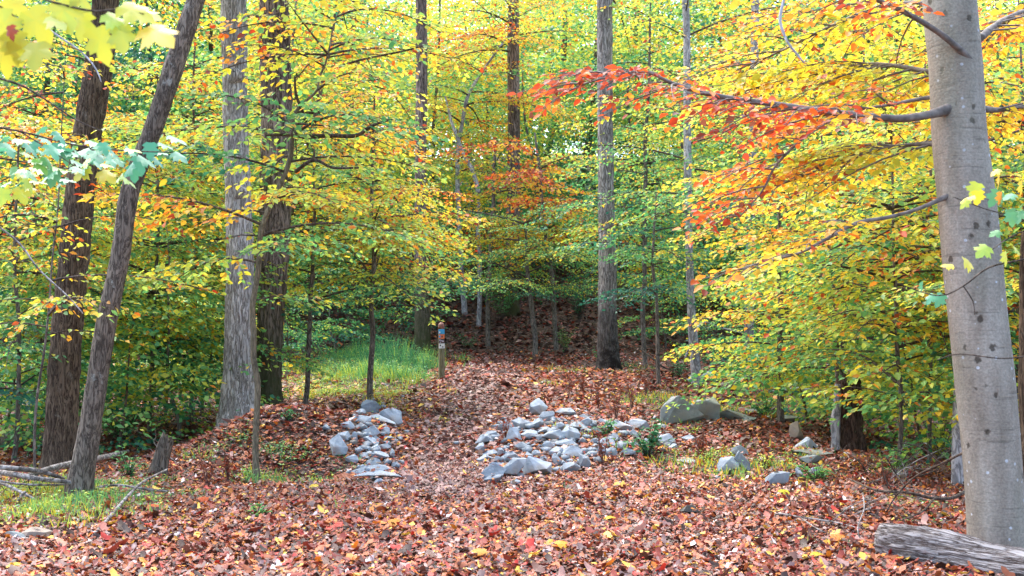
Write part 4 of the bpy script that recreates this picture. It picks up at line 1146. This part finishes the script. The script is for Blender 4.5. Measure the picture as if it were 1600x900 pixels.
rod('dead_branch', 'fine bare twig lying on leaves left of the fallen log', 'branch', [(1200, 818, 2, .02), (1215, 803, 3, .05), (1250, 808, 3, .06), (1300, 815, 2.5, .05), (1345, 826, 2, .03)], mat=DEADWOOD, sides=6,
    side=[[(1250, 808, 2, .06), (1275, 825, 2, .04), (1290, 832, 1.5, .02)], [(1300, 815, 2, .05), (1330, 790, 1.8, .1), (1370, 775, 1.4, .12)]])
rod('dead_branch', 'thin twig standing up before the fallen log end', 'branch', [(1345, 845, 2.5, .02), (1340, 825, 2.5, .1), (1350, 795, 2, .2), (1348, 770, 1.5, .3)], mat=DEADWOOD, sides=6)
rod('dead_branch', 'bare branch lying behind the vine-footed trunk at the back', 'branch', [(1000, 545, 3, .5), (1020, 560, 3, .3), (1040, 575, 2.5, .1), (1065, 578, 2, .05)], mat=BARK_TWIG, sides=6)
rod('dead_branch', 'pale bare branch arching right of the blotched pale trunk', 'branch', [(1070, 560, 3, .5), (1095, 506, 3, 1.2), (1125, 512, 2.5, 1.0), (1160, 520, 2, .9)], mat=BARK_PALE, sides=6)

rT = np.random.default_rng(44)
for i, (px, py, lab) in enumerate([(1352, 762, 'tangle of fine bare twigs at the foot of the broken snag'), (1405, 752, 'bare twiggy brush between the snag and the curved branch'), (1452, 742, 'grey twiggy brush just left of the grey-green trunk'),
                                   (1490, 790, 'thin bare twigs at the left foot of the big beech'), (1330, 800, 'low scraggly twigs on the leaves left of the log'), (300, 720, 'thin twiggy brush between the stump and the grey trunk'), (30, 775, 'bare twigs poking from the branch heap at the left edge'), (1055, 560, 'dark brush pile left of the blotched pale trunk')]):
    b = hit(px, py)
    root = thing('dead_brush', lab, 'brush', b, 'bare twiggy brush')
    for k in range(7):
        a = rT.uniform(0, 6.28); L = rT.uniform(.35, .95) * (b[1] / 12) ** .5; up = rT.uniform(.15, .8)
        p0 = b + np.array([rT.normal(0, .12), rT.normal(0, .12), -.02])
        pts = [p0]
        for q_ in range(4):
            a += rT.normal(0, .35); pts.append(pts[-1] + np.array([math.cos(a), math.sin(a) * .7, up * (1 - q_ * .2)]) * L / 4)
        pts = smooth_path(np.array(pts), step=.06)
        T = Tubes(); T.add(pts, np.linspace(.006, .002, len(pts)), 5, cap=False)
        for q_ in range(3):
            m_ = pts[int(len(pts) * rT.uniform(.3, .85))]; a2 = a + rT.choice([-1, 1]) * rT.uniform(.5, 1)
            e_ = m_ + np.array([math.cos(a2), math.sin(a2) * .7, rT.uniform(-.1, .6)]) * L * .35
            T.add(np.array([m_, (m_ + e_) / 2 + rT.normal(0, .01, 3), e_]), np.array([.0035, .003, .0015]), 4, cap=False)
        T.build('twig', BARK_TWIG if k % 3 else DEADWOOD, root, b)

# dried weeds and green plants ----------------------------------------------------------
rW = np.random.default_rng(5)
WEED = flat_material('dry_weed_stem', (.12, .06, .05), .8)
def dry_weed(px, py, hpx, label, spread=.06, heads=5):
    b = hit(px, py); H = hpx / FPX * b[1]
    root = thing('dried_weed', label, 'weed', b, 'dried weeds by the path')
    T = Tubes(); lf = []
    for k in range(heads):
        a = rW.uniform(0, 6.28); h = H * rW.uniform(.6, 1)
        tip = b + np.array([math.cos(a) * spread * h * 3, math.sin(a) * spread * h * 3, h])
        pth = smooth_path(np.array([b - [0, 0, .03], (b + tip) / 2 + rW.normal(0, .015, 3), tip]), step=.06)
        T.add(pth, np.linspace(.006, .002, len(pth)), 4, cap=False)
        n = 26
        t = rW.uniform(.35, 1, n)
        k_ = (t * (len(pth) - 1)).astype(int)
        pos = pth[k_] + rW.normal(0, .02, (n, 3))
        lf.append((pos, rW.normal(0, 1, (n, 3)), rW.normal(0, 1, (n, 3)), rW.uniform(.02, .05, n), rW.uniform(.012, .03, n), np.full(n, .99) + rW.normal(0, .02, n), rW.uniform(0, .5, n)))
    T.build('stems', WEED, root, b); c = leaf_mesh('seed_heads', lf, LEAF, root, b, 'diamond'); c.color = (.5, 0, 0, 1)  # small brown diamonds along the stalks are the weed's seed heads
for px, py, hp, lab in [(888, 622, 48, 'tallest dry weed left of the others beyond the upright stone'), (935, 640, 44, 'dry brown weed beyond the middle of the right pile'), (962, 655, 60, 'tall thin dry weed at the back right of the stones'),
                        (988, 640, 55, 'branching dry weed below the vine-footed trunk'), (975, 672, 40, 'purplish dry weed among the rear right stones'), (910, 612, 30, 'short dry weed farthest up the path edge'),
                        (790, 690, 40, 'grey dry weed clump on the left of the right pile'), (943, 725, 55, 'thin dry stalk in front of the small darker blue stone'), (1092, 715, 55, 'dry stalk in the grassy verge left of the pale rocks'),
                        (325, 760, 45, 'dry weed at the grass edge below the dark mottled trunk'), (357, 752, 50, 'bare dry stalk right beside the tan sapling foot'), (1010, 615, 30, 'small dry weed near the green tuft under the pale trunk'),
                        (1385, 765, 30, 'dry weed by the bare twigs left of the beech')]:
    dry_weed(px, py, hp, lab)

def leafy_plant(name, label, px, py, hpx, wpx, tone, n, leaf=.06, group=None, up=.3, shape='ovate'):
    b = hit(px, py); H = hpx / FPX * b[1]; Wm = wpx / FPX * b[1] / 2
    root = thing(name, label, 'plant', b, group)
    T = Tubes(); lf = []
    for k in range(n):
        a = rW.uniform(0, 6.28); rr = Wm * rW.uniform(.2, 1) ** .7; h = H * rW.uniform(.45, 1) * (1 - .3 * rr / Wm)
        tip = b + np.array([math.cos(a) * rr, math.sin(a) * rr * .8, h])
        pth = smooth_path(np.array([b + rW.normal(0, .02, 3) * [1, 1, 0] - [0, 0, .02], b * .5 + tip * .5 + [0, 0, h * .1], tip]), step=.05)
        T.add(pth, np.linspace(.005, .002, len(pth)), 4, cap=False)
        m = max(6, int(h / .035))
        t = rW.uniform(.25, 1, m); k_ = (t * (len(pth) - 1)).astype(int)
        pos = pth[k_]
        D = rW.normal(0, 1, (m, 3)); D[:, 2] = rW.uniform(-.4, up, m)
        N_ = np.array([0, 0, 1.]) + rW.normal(0, .3, (m, 3))
        lf.append((pos, D, N_, leaf * rW.uniform(.6, 1.2, m), leaf * rW.uniform(.4, .7, m), np.full(m, tone) + rW.normal(0, .05, m), rW.uniform(.3, 1, m)))
    T.build('stems', BARK_TWIG, root, b); c = leaf_mesh('foliage', lf, LEAF, root, b, shape); c.color = (.5, 0, 0, 1)
for a_ in [('shrub', 'olive weed clump left of the pale rock pair in the verge', 1110, 725, 34, 60, .36, 16, .04),
           ('shrub', 'yellowish weed clump right of the pale rock pair in the verge', 1195, 730, 34, 60, .42, 16, .04),
           ('shrub', 'low weeds in front of the two big boulders', 1085, 680, 22, 70, .38, 14, .04),
           ('shrub', 'tall green weeds on the bank just left of the marker post', 655, 578, 34, 50, .22, 18, .05),
           ('shrub', 'tall green weeds in the middle of the bank between the two thin saplings', 530, 590, 38, 70, .24, 20, .05),
           ('shrub', 'blue-green weeds on the bank right of the brown sapling', 615, 580, 40, 60, .14, 20, .05),
           ('shrub', 'blue-green leafy shrub growing among the right end of the stone pile', 1012, 712, 75, 90, .08, 22, .075),
           ('shrub', 'small green shrub spilling over the stones left of the blue-green one', 950, 680, 40, 50, .13, 10, .07),
           ('shrub', 'green seedlings beside the foot of the pale blotched trunk', 1060, 590, 45, 60, .12, 18, .06),
           ('shrub', 'low green plants at the right foot of the vine-footed trunk', 985, 578, 24, 70, .12, 16, .06),
           ('shrub', 'green vine tuft left on the foot of the vine-footed trunk', 938, 570, 50, 34, .16, 10, .06),
           ('shrub', 'green sapling tuft behind the low dark wedge of rock', 1195, 650, 45, 90, .15, 18, .08),
           ('shrub', 'dark green plant on the slope above the path end', 730, 545, 34, 60, .10, 16, .06),
           ('shrub', 'slim yellow-green seedling on the slope right of the path end', 882, 552, 60, 50, .28, 12, .06),
           ('shrub', 'bright green weeds around the narrow pale rocks', 1275, 752, 40, 110, .22, 26, .06),
           ('shrub', 'green leafy tuft at the left foot of the mossy trunk', 450, 655, 24, 60, .12, 12, .05),
           ('shrub', 'leafy green tuft right of the leaning tree foot', 200, 745, 60, 80, .18, 16, .06),
           ('shrub', 'spreading green undergrowth left of the broken stump', 190, 690, 90, 130, .14, 34, .07),
           ('shrub', 'green leaved undergrowth below the log at the left edge', 40, 700, 80, 110, .20, 26, .07),
           ('shrub', 'yellow-green plant at the tan sapling foot', 392, 748, 26, 50, .32, 12, .05),
           ('shrub', 'low green sprig right of the broken snag', 1400, 745, 60, 100, .30, 18, .07),
           ('shrub', 'yellow-leaved sprig between the snag and the beech', 1470, 720, 110, 70, .46, 16, .07),
           ('shrub', 'small bright green tuft alone in the foreground leaves below the tan sapling', 405, 808, 30, 60, .26, 12, .045),
           ('shrub', 'green bush at the foot of the slope left of the slim trunk', 575, 540, 70, 90, .18, 22, .08),
           ('shrub', 'dark green yew-like bush on the slope right of the path end', 905, 500, 100, 70, .06, 26, .07),
           ('shrub', 'dull green bush on the slope above the path middle', 785, 500, 90, 90, .18, 18, .07)]:
    leafy_plant(*a_)

# ------------------------------------------------------------------ foreground maple branches
MAPLE = leaf_material('maple_leaf', rough=.35, trans=.4, spec=.6, stops=MAPLE_RAMP)
rM = np.random.default_rng(21)
def maple_branch(label, twigs, leaves, size, mat=MAPLE, group=None, up=.55):
    b = P(*twigs[0][0][:2], twigs[0][0][2])
    root = thing('maple_branch', label, 'branch', b, group)
    for tw in twigs:
        pts = np.array([[*P(x, y, d), w / 2 / FPX * d] for x, y, d, w in tw])
        q = smooth_path(pts, step=.03)
        T = Tubes(); T.add(q[:, :3], np.maximum(q[:, 3], .0012), 6); T.build('twig', BARK_TWIG, root, b)
    for x, y, d, ang, tone, sz in leaves:
        # ang: direction in the picture of the leaf tip, degrees; leaf hangs, facing roughly down and to the viewer
        p = P(x, y, d)
        a = math.radians(ang)
        D = np.array([[math.cos(a), rM.uniform(-.5, .5), math.sin(a)]])
        N_ = np.array([[rM.normal(0, .25), -.75 + (up - .55), up + rM.normal(0, .25)]])
        s = size * sz
        V, Fc, k = leaf_geo(p[None], D, N_, np.array([s]), np.array([s * rM.uniform(.8, 1.0)]), 'maple')
        col = np.tile([[tone, rM.uniform(-.6, .5), 0]], (len(Fc), 1)) + np.stack([rM.normal(0, .012, len(Fc)), np.zeros(len(Fc)), np.zeros(len(Fc))], -1)
        o = mk('leaf', V, [Fc], mat, root, b, col=col); o.color = (.5, 0, 0, 1)
maple_branch('overhanging branch of large yellow lobed leaves at the top left corner',
    [[(-60, -20, 2.6, 5), (40, -8, 2.6, 4.5), (100, 8, 2.6, 4), (150, 18, 2.6, 3.5), (185, 14, 2.6, 2.5), (225, 22, 2.6, 2)], [(-30, 20, 2.7, 3), (10, 45, 2.7, 2.5), (20, 70, 2.7, 2)], [(-60, 5, 2.7, 3), (0, 10, 2.7, 3), (60, 55, 2.7, 2.5), (130, 80, 2.7, 2)]],
    [(20, 50, 2.6, -80, .50, 1.0), (58, 66, 2.6, -85, .47, 1.0), (10, 65, 2.6, -100, .52, 1.1), (45, 15, 2.65, -60, .47, 1.2), (95, 0, 2.6, -70, .47, 1.1), (80, 25, 2.6, -40, .46, .8), (130, 20, 2.65, -100, .46, .9), (150, 44, 2.6, -75, .46, 1.1),
     (190, 8, 2.6, -25, .48, 1.1), (188, 40, 2.6, -80, .45, .9), (230, 42, 2.6, -35, .58, 1.2), (165, 22, 2.6, -35, .38, .8), (-5, 20, 2.6, -60, .47, 1.1), (110, -20, 2.6, -50, .47, .9), (215, 20, 2.65, -15, .45, .8), (5, 0, 2.7, -30, .5, .9), (15, 40, 2.55, -80, .95, .45)],
    .085)
lv = []
for (x0, y0, x1, y1, n, t0, t1) in [(0, 195, 90, 235, 12, .06, .12), (0, 235, 120, 285, 18, .10, .3), (60, 215, 170, 250, 12, .07, .2), (100, 235, 250, 262, 12, .06, .12), (150, 210, 290, 245, 10, .06, .12), (130, 225, 220, 275, 8, .30, .58), (0, 255, 60, 300, 8, .4, .52)]:
    for k in range(n):
        lv.append((rM.uniform(x0, x1), rM.uniform(y0, y1), rM.uniform(4.2, 4.9), rM.choice([-30, -50, -140, -10, -80]) + rM.uniform(-15, 15), rM.uniform(t0, t1), rM.uniform(.7, 1.15)))
maple_branch('low branch of aqua-green lobed leaves reaching in from the left edge',
    [[(-60, 190, 4.5, 4), (30, 205, 4.5, 3.5), (110, 225, 4.5, 3), (190, 235, 4.5, 2.5), (270, 238, 4.5, 2)], [(-60, 240, 4.6, 4), (20, 250, 4.6, 3), (90, 262, 4.6, 2), (180, 268, 4.6, 1.6)], [(30, 205, 4.5, 2.5), (80, 235, 4.5, 2), (120, 262, 4.5, 1.5)]], lv, .078, up=1.0)
lv = []
for (x0, y0, x1, y1, n, t0, t1) in [(1490, 285, 1530, 325, 4, .40, .62), (1560, 255, 1610, 300, 5, .6, .8), (1550, 295, 1600, 340, 5, .14, .28), (1480, 405, 1520, 425, 2, .45, .6), (1440, 435, 1500, 460, 3, .12, .22), (1560, 330, 1600, 375, 3, .2, .7), (1520, 380, 1590, 400, 3, .3, .75)]:
    for k in range(n):
        lv.append((rM.uniform(x0, x1), rM.uniform(y0, y1), rM.uniform(4.3, 4.8), rM.choice([-30, -150, -170, -80, -120]) + rM.uniform(-15, 15), rM.uniform(t0, t1), rM.uniform(.7, 1.1)))
maple_branch('thin maple branches reaching in from the right edge across the beech trunk',
    [[(1640, 392, 4.5, 3), (1600, 405, 4.5, 3), (1545, 418, 4.5, 3), (1505, 447, 4.5, 2.6), (1465, 462, 4.5, 2.2), (1400, 442, 4.5, 1.4)], [(1505, 447, 4.5, 2), (1520, 470, 4.5, 1.8), (1523, 492, 4.5, 1.4)], [(1640, 345, 4.6, 3), (1580, 370, 4.6, 2.2), (1530, 405, 4.6, 1.4)], [(1640, 340, 4.6, 3), (1560, 332, 4.6, 2), (1490, 308, 4.6, 1.4)], [(1640, 550, 4.8, 3), (1570, 560, 4.8, 2.4), (1500, 553, 4.8, 2), (1465, 562, 4.8, 1.4)]], lv, .07, up=.8)
rb = bark_material('pale_twig', (.3, .3, .32), (.6, .6, .62), lich=.1)
T = Tubes(); q = smooth_path(np.array([[*P(x, y, 6.5), w / 2 / FPX * 6.5] for x, y, w in [(1228, -12, 5), (1221, 15, 5), (1219, 35, 5), (1230, 65, 4), (1243, 82, 4), (1256, 98, 3)]]), step=.03)
T.add(q[:, :3], q[:, 3], 8)
tb = T.build('hanging_twig', rb, None, q[0, :3]); tag(tb, 'pale crooked bare twig hanging in the yellow leaves at the upper right', 'twig')

# ------------------------------------------------------------------ ground cover (uncountable)
def regions(px, py):
    """how grassy / dark / path-like the floor is at a place seen at photo pixel px,py"""
    g_ = lambda cx, cy, sx, sy: np.exp(-((px - cx) / sx) ** 2 - ((py - cy) / sy) ** 2)
    bank = np.clip(1.6 * g_(570, 590, 150, 42) * (px < 700) * sst(735, 660, px + (py - 560) * .9), 0, 1)
    lf = np.clip(1.5 * g_(40, 800, 130, 28) + 1.1 * g_(200, 765, 150, 22) + .9 * g_(430, 748, 70, 12), 0, 1)
    rt_ = np.clip(1.2 * g_(1040, 630, 90, 20) * .8 + 1.2 * g_(1150, 725, 160, 28) + 1.0 * g_(1260, 640, 140, 22) + .8 * g_(960, 572, 120, 10), 0, 1)
    rt2 = np.clip(.9 * g_(1430, 810, 80, 22), 0, 1)
    return bank, lf, rt_, rt2

PAL = np.array([[.27, .048, .028], [.46, .26, .22], [.40, .115, .04], [.04, .016, .011], [.21, .125, .12], [.70, .22, .025], [.80, .50, .07], [.75, .64, .62], [.50, .04, .025], [.13, .055, .04]])
PW = np.array([.27, .08, .22, .17, .08, .055, .035, .02, .03, .14])
def litter():
    r = np.random.default_rng(3)
    Vs = []; Fs = []; Cs = []; off = 0
    F3 = []
    bands = [(5.5, 9.5, 6.0, 74000, 'lobed', .053), (9.5, 13.5, 8.5, 95000, 'lobed', .047), (13.5, 20, 11.5, 100000, 'diamond', .064), (20, 31, 17, 110000, 'diamond', .078), (31, 48, 26, 80000, 'diamond', .125)]
    for (y0, y1, hw, n, shape, sz) in bands:
        y = r.uniform(y0, y1, n); x = r.uniform(-1, 1, n) * hw * (.55 + .45 * (y - y0) / (y1 - y0) + .05)
        z = ground(x, y)
        px, py = proj(x, y, z)
        bank, lf_, rt_, rt2 = regions(px, py)
        cover = np.maximum.reduce([bank * .75, lf_ * .75, rt_ * .65, rt2 * .5])
        keep = r.random(n) > cover
        if y1 > 10 and y0 < 20:
            for (rx, ry, rz, rw, rd_) in ROCKS:
                keep &= ~((np.abs(x - rx) < rw * .42) & (np.abs(y - ry) < rd_ * .42)) | (r.random(n) < .1)
                keep &= ~((np.abs(x - rx) < rw * .45) & (y < ry) & (y > ry - rd_ * .5 - .12)) | (r.random(n) < .35)
        x, y, z, px, py = x[keep], y[keep], z[keep], px[keep], py[keep]
        n = len(x)
        Pp = np.stack([x, y, z + r.uniform(.002, .025, n)], -1)
        a = r.uniform(0, 6.28, n)
        D = np.stack([np.cos(a), np.sin(a), r.normal(0, .22, n)], -1)
        N_ = np.stack([r.normal(0, .40, n), r.normal(-.05, .40, n), np.ones(n)], -1)
        L = sz * np.exp(r.normal(0, .32, n))
        V, Fc, k = leaf_geo(Pp, D, N_, L, L * r.uniform(.38, .9, n), shape, curl=r.uniform(-.25, .45, n))
        ci = r.choice(len(PAL), n, p=PW / PW.sum())
        # the worn tread of the path: greyer, crushed leaves
        pathm = np.exp(-((px - (690 + (745 - py) * .42 * (py < 745))) / (55 + (py - 560) * .15)) ** 2) * (py < 780)
        ci = np.where((r.random(n) < pathm * .75), r.choice([1, 4, 4, 1, 9], n), ci)
        if y0 >= 31:
            ci = np.where(r.random(n) < .88, r.choice([3, 3, 9, 9, 9, 3, 0], n), ci)  # slope leaves coloured darker to stand in for its shade
        shadem = (((px > 1000) & (py < 700)) | (px < 340) & (py < 700) | (y > 27)) & (r.random(n) < .6)  # darker leaf colours here paint in the shade under the trees
        ci = np.where(shadem, r.choice([0, 3, 9], n), ci)
        c = PAL[ci] * r.uniform(.75, 1.25, (n, 1))
        Vs.append(V); Fs.append(Fc + off); Cs.append(np.repeat(c, k, 0)); off += len(V)
    # leaves lying on the stones
    Pp = []
    for (x, y, z, w, dd) in ROCKS:
        for k in range(int(2 + w * 10)):
            Pp.append([x + r.uniform(-.6, .6) * w, y + r.uniform(-.9, .5) * dd, 0])
        if w > .2 or r.random() < .3:
            Pp.append([x + r.uniform(-.2, .2) * w, y + r.uniform(-.2, .1) * dd, z + .012])
    Pp = np.array(Pp); n = len(Pp)
    Pp[:, 2] = np.where(Pp[:, 2] == 0, ground(Pp[:, 0], Pp[:, 1]) + r.uniform(.02, .07, n), Pp[:, 2])
    a = r.uniform(0, 6.28, n)
    V, Fc, k = leaf_geo(Pp, np.stack([np.cos(a), np.sin(a), r.normal(0, .2, n)], -1), np.stack([r.normal(0, .4, n), r.normal(0, .4, n), np.ones(n)], -1), .07 * r.uniform(.6, 1.2, n), .045 * r.uniform(.6, 1.2, n), 'diamond')
    Vs.append(V); Fs.append(Fc + off); Cs.append(np.repeat(PAL[r.choice([0, 2, 1, 9, 5, 3], n)], k, 0)); off += len(V)
    return Vs, Fs, Cs, off
Vs, Fs, Cs, off = litter()
tri = [f for f in Fs if f.shape[1] == 3]; qd = [f for f in Fs if f.shape[1] == 4]
ct = [c for f, c in zip(Fs, Cs) if f.shape[1] == 3]; cq = [c for f, c in zip(Fs, Cs) if f.shape[1] == 4]
lit = mk('leaf_litter', np.concatenate(Vs), [np.concatenate(tri), np.concatenate(qd)], LITTER, col=np.concatenate(ct + cq))
tag(lit, 'carpet of red-brown and pinkish fallen leaves covering the clearing, path and slope', 'leaf litter', kind='stuff')

# a few bright fallen leaves that stand out
BRIGHT = [(955, 819, .60, 'large pale yellow fallen leaf right of centre in the foreground'), (1232, 776, .50, 'creamy yellow lobed leaf at the edge of the leaves below the verge rocks'), (622, 826, .74, 'orange leaf in the middle foreground'),
          (765, 569, .60, 'yellow leaf lying on the path far back'), (1298, 848, .76, 'orange leaf left of the fallen log'), (870, 862, .66, 'golden leaf at the bottom middle'), (18, 896, .62, 'yellow leaf at the bottom left corner'),
          (1283, 878, .58, 'yellow leaf left of the log near the bottom edge'), (325, 788, .86, 'red-orange leaf below the broken stump'), (760, 873, .70, 'curled orange leaf at the lower centre'), (485, 766, .56, 'bright yellow leaf below the leafy bank'), (230, 800, .85, 'red leaf beside the pale slanting stick')]
for px, py, tone, lab in BRIGHT:
    b = hit(px, py); b[2] += .05
    a = rM.uniform(0, 6.28)
    V, Fc, k = leaf_geo(b[None], np.array([[math.cos(a), math.sin(a), .1]]), np.array([[rM.normal(0, .2), -.45, 1.]]), np.array([.11]), np.array([.10]), 'maple')
    o = mk('fallen_leaf', V, [Fc], LEAF, None, b, col=np.tile([[tone, .9, 0]], (len(Fc), 1))); o.color = (.5, 0, 0, 1)
    tag(o, lab, 'leaf', 'bright fallen leaves')

def grass_patch(name, label, test, box, n, hmin, hmax, tone, tvar, wid=.012, leafy=.3, seed=1):
    r = np.random.default_rng(seed)
    x = r.uniform(box[0], box[1], n); y = r.uniform(box[2], box[3], n); z = ground(x, y)
    px, py = proj(x, y, z)
    edge = .16 * np.sin(x * 2.9 + 1.3 * np.sin(y * 1.7)) + .16 * np.sin(y * 2.3 + x * .9) + .12 * np.sin(x * 7 + y * 5)
    k = r.random(n) < np.clip((test(px, py) + edge) * 1.5 - .35, 0, 1)
    # clumpy
    cl = np.sin(x * 5.1 + y * 3.3) * np.sin(y * 4.7 - x * 2.2)
    k &= r.random(n) < (.65 + .5 * cl)
    x, y, z = x[k], y[k], z[k]; n = len(x)
    h = r.uniform(hmin, hmax, n) * np.clip(.75 + .45 * np.sin(x * 2.3 + y * 1.7) + .3 * np.sin(x * 5.3 - y * 4.1), .25, 2)
    tone = tone + (.18 * sst(585, 640, py) - .06 * np.exp(-((px - 600) / 70) ** 2) if seed == 1 else 0) * np.ones(len(px))[:] if False else tone
    pyk = py[k]; pxk = px[k]
    if seed == 1: h = h * (.6 + 2.3 * np.exp(-((pxk - 610) / 85) ** 2 - ((pyk - 568) / 28) ** 2))
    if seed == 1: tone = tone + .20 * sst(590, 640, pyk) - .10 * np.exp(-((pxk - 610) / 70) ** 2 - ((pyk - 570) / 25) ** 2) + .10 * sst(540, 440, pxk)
    else: tone = np.full(n, tone)
    a = r.uniform(0, 6.28, n); ln = r.uniform(.1, .7, n)
    D = np.stack([np.cos(a) * ln, np.sin(a) * ln, np.ones(n)], -1)
    N_ = np.stack([np.cos(a + 1), np.sin(a + 1), r.normal(0, .3, n)], -1)
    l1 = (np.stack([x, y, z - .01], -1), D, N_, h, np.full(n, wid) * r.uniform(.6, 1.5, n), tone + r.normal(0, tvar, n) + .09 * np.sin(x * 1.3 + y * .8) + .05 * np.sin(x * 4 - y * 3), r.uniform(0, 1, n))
    m = int(n * leafy)
    i_ = r.integers(0, n, m)
    pos = np.stack([x[i_] + r.normal(0, .03, m), y[i_] + r.normal(0, .03, m), z[i_] + h[i_] * r.uniform(.3, 1, m)], -1)
    a = r.uniform(0, 6.28, m)
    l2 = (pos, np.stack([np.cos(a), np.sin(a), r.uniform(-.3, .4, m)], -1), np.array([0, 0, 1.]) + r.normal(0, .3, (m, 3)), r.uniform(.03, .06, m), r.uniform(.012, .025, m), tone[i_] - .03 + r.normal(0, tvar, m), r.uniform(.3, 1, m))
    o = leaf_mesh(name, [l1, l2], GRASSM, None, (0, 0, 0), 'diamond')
    o.color = (.5, 0, 0, 1)
    tag(o, label, 'grass', kind='stuff')
grass_patch('grass', 'lush green grass and weeds on the bank left of the marker post', lambda px, py: regions(px, py)[0] * (.60 + .40 * np.exp(-((px - 600) / 90) ** 2 - ((py - 570) / 32) ** 2)), (-8, -.5, 17, 30), 60000, .05, .24, .30, .12, wid=.015, leafy=2.6, seed=1)
grass_patch('grass', 'short green grass at the lower left edge and around the leaning tree foot', lambda px, py: regions(px, py)[1], (-7.5, -1.5, 8, 14), 45000, .04, .14, .34, .10, wid=.009, leafy=.35, seed=2)
grass_patch('grass', 'dry olive grass around the boulders and rocks on the right', lambda px, py: regions(px, py)[2] * 1.0, (.5, 9, 10.5, 26), 75000, .04, .14, .36, .17, wid=.012, leafy=.4, seed=3)
grass_patch('grass', 'small green grass tuft patch between the log and the beech foot', lambda px, py: regions(px, py)[3], (2.2, 4.6, 8, 11.5), 9000, .04, .09, .30, .05, wid=.008, leafy=.3, seed=4)
grass_patch('ground_ivy_foliage', 'trailing dark leaves and weeds covering the bank left of the stones', lambda px, py: .8 * np.exp(-((px - 450) / 80) ** 2 - ((py - 705) / 32) ** 2), (-5, -1.8, 12, 17), 9000, .04, .10, .20, .10, wid=.012, leafy=3.0, seed=5)

def far_woods():
    r = np.random.default_rng(8)
    n = 70000
    # crowns as clumps scattered in depth behind the last single trees
    nc = 150
    cy = r.uniform(74, 105, nc); cx = r.uniform(-.62, .62, nc) * cy; cz = ground(cx, cy) + r.uniform(1.5, 13, nc)
    i_ = r.integers(0, nc, n)
    d = norm(r.normal(0, 1, (n, 3))) * (r.random((n, 1)) ** .5) * np.array([4.2, 4.2, 2.6])
    pos = np.stack([cx[i_], cy[i_], cz[i_]], -1) + d
    tone = (.40 + .10 * r.normal(0, 1, nc))[i_] + r.normal(0, .05, n)
    l = (pos, r.normal(0, 1, (n, 3)) * [1, 1, .4], r.normal(0, .6, (n, 3)) + [0, 0, 1], r.uniform(.25, .5, n), r.uniform(.18, .32, n), tone, r.uniform(.2, 1, n))
    o = leaf_mesh('distant_woods', [l], LEAF, None, (0, 0, 0), 'diamond'); o.color = (.5, 0, 0, 1)
    tag(o, 'pale green and yellow mass of distant woods at the top of the slope', 'woods', kind='stuff')
far_woods()
def rubble():
    r = np.random.default_rng(12)
    V = []; Fq = []; off = 0
    ico = np.array([[1, 1, 1], [-1, -1, 1], [-1, 1, -1], [1, -1, -1], [0, 0, 1.3], [1.2, 0, 0], [0, -1.3, 0], [-1.2, 0, .2]], float)
    for k in range(240):
        if k < 70: px, py = 580 + r.normal(0, 24), 690 + r.normal(0, 32)
        else: px, py = 865 + r.normal(0, 62), 692 + r.normal(0, 22)
        p = hit(px, py); sc = r.uniform(.02, .05)
        v = ico * r.uniform(.7, 1.2, ico.shape) * sc * [1.2, 1, .7]
        a = r.uniform(0, 6.28); R = np.array([[math.cos(a), -math.sin(a), 0], [math.sin(a), math.cos(a), 0], [0, 0, 1]])
        v = v @ R.T + p + [0, 0, sc * .5 + .01]
        bm = bmesh.new()
        for q in v: bm.verts.new(q)
        bmesh.ops.convex_hull(bm, input=bm.verts)
        bmesh.ops.triangulate(bm, faces=bm.faces)
        bm.verts.index_update()
        V.append(np.array([w.co[:] for w in bm.verts])); Fq.append(np.array([[w.index for w in f.verts] for f in bm.faces]) + off); off += len(bm.verts)
        bm.free()
    o = mk('rubble', np.concatenate(V), [np.concatenate(Fq)], STONE)
    tag(o, 'small broken stones and chips filling gaps between the stones of both piles', 'rubble', kind='stuff')
rubble()

q = smooth_path(np.array([[*P(x, y, 6.8), w / 2 / FPX * 6.8] for x, y, w in [(-20, 5, 4), (40, 22, 4), (85, 52, 3.5), (128, 82, 3), (150, 108, 2.5), (158, 128, 1.5)]]), step=.04)
T = Tubes(); T.add(q[:, :3], q[:, 3], 6)
tag(T.build('bare_branch', rb if 0 != 1 else BARK_TWIG, None, q[0, :3]), 'pale bare branch slanting down under the yellow lobed leaves at the upper left', 'branch')

q = smooth_path(np.array([[*P(x, y, 6.8), w / 2 / FPX * 6.8] for x, y, w in [(-20, 118, 4), (30, 132, 4), (70, 155, 3), (120, 188, 2.5), (160, 205, 1.5)]]), step=.04)
T = Tubes(); T.add(q[:, :3], q[:, 3], 6)
tag(T.build('bare_branch', rb if 1 != 1 else BARK_TWIG, None, q[0, :3]), 'thin dark bare branch just above the aqua-green lobed leaves', 'branch')

q = smooth_path(np.array([[*P(x, y, 6.8), w / 2 / FPX * 6.8] for x, y, w in [(-20, 340, 3), (30, 380, 3), (60, 420, 2.6), (105, 462, 2.2), (130, 490, 1.5)]]), step=.04)
T = Tubes(); T.add(q[:, :3], q[:, 3], 6)
tag(T.build('bare_branch', DEADWOOD, None, q[0, :3]), 'long grey bare branch drooping from the left edge at mid height', 'branch')
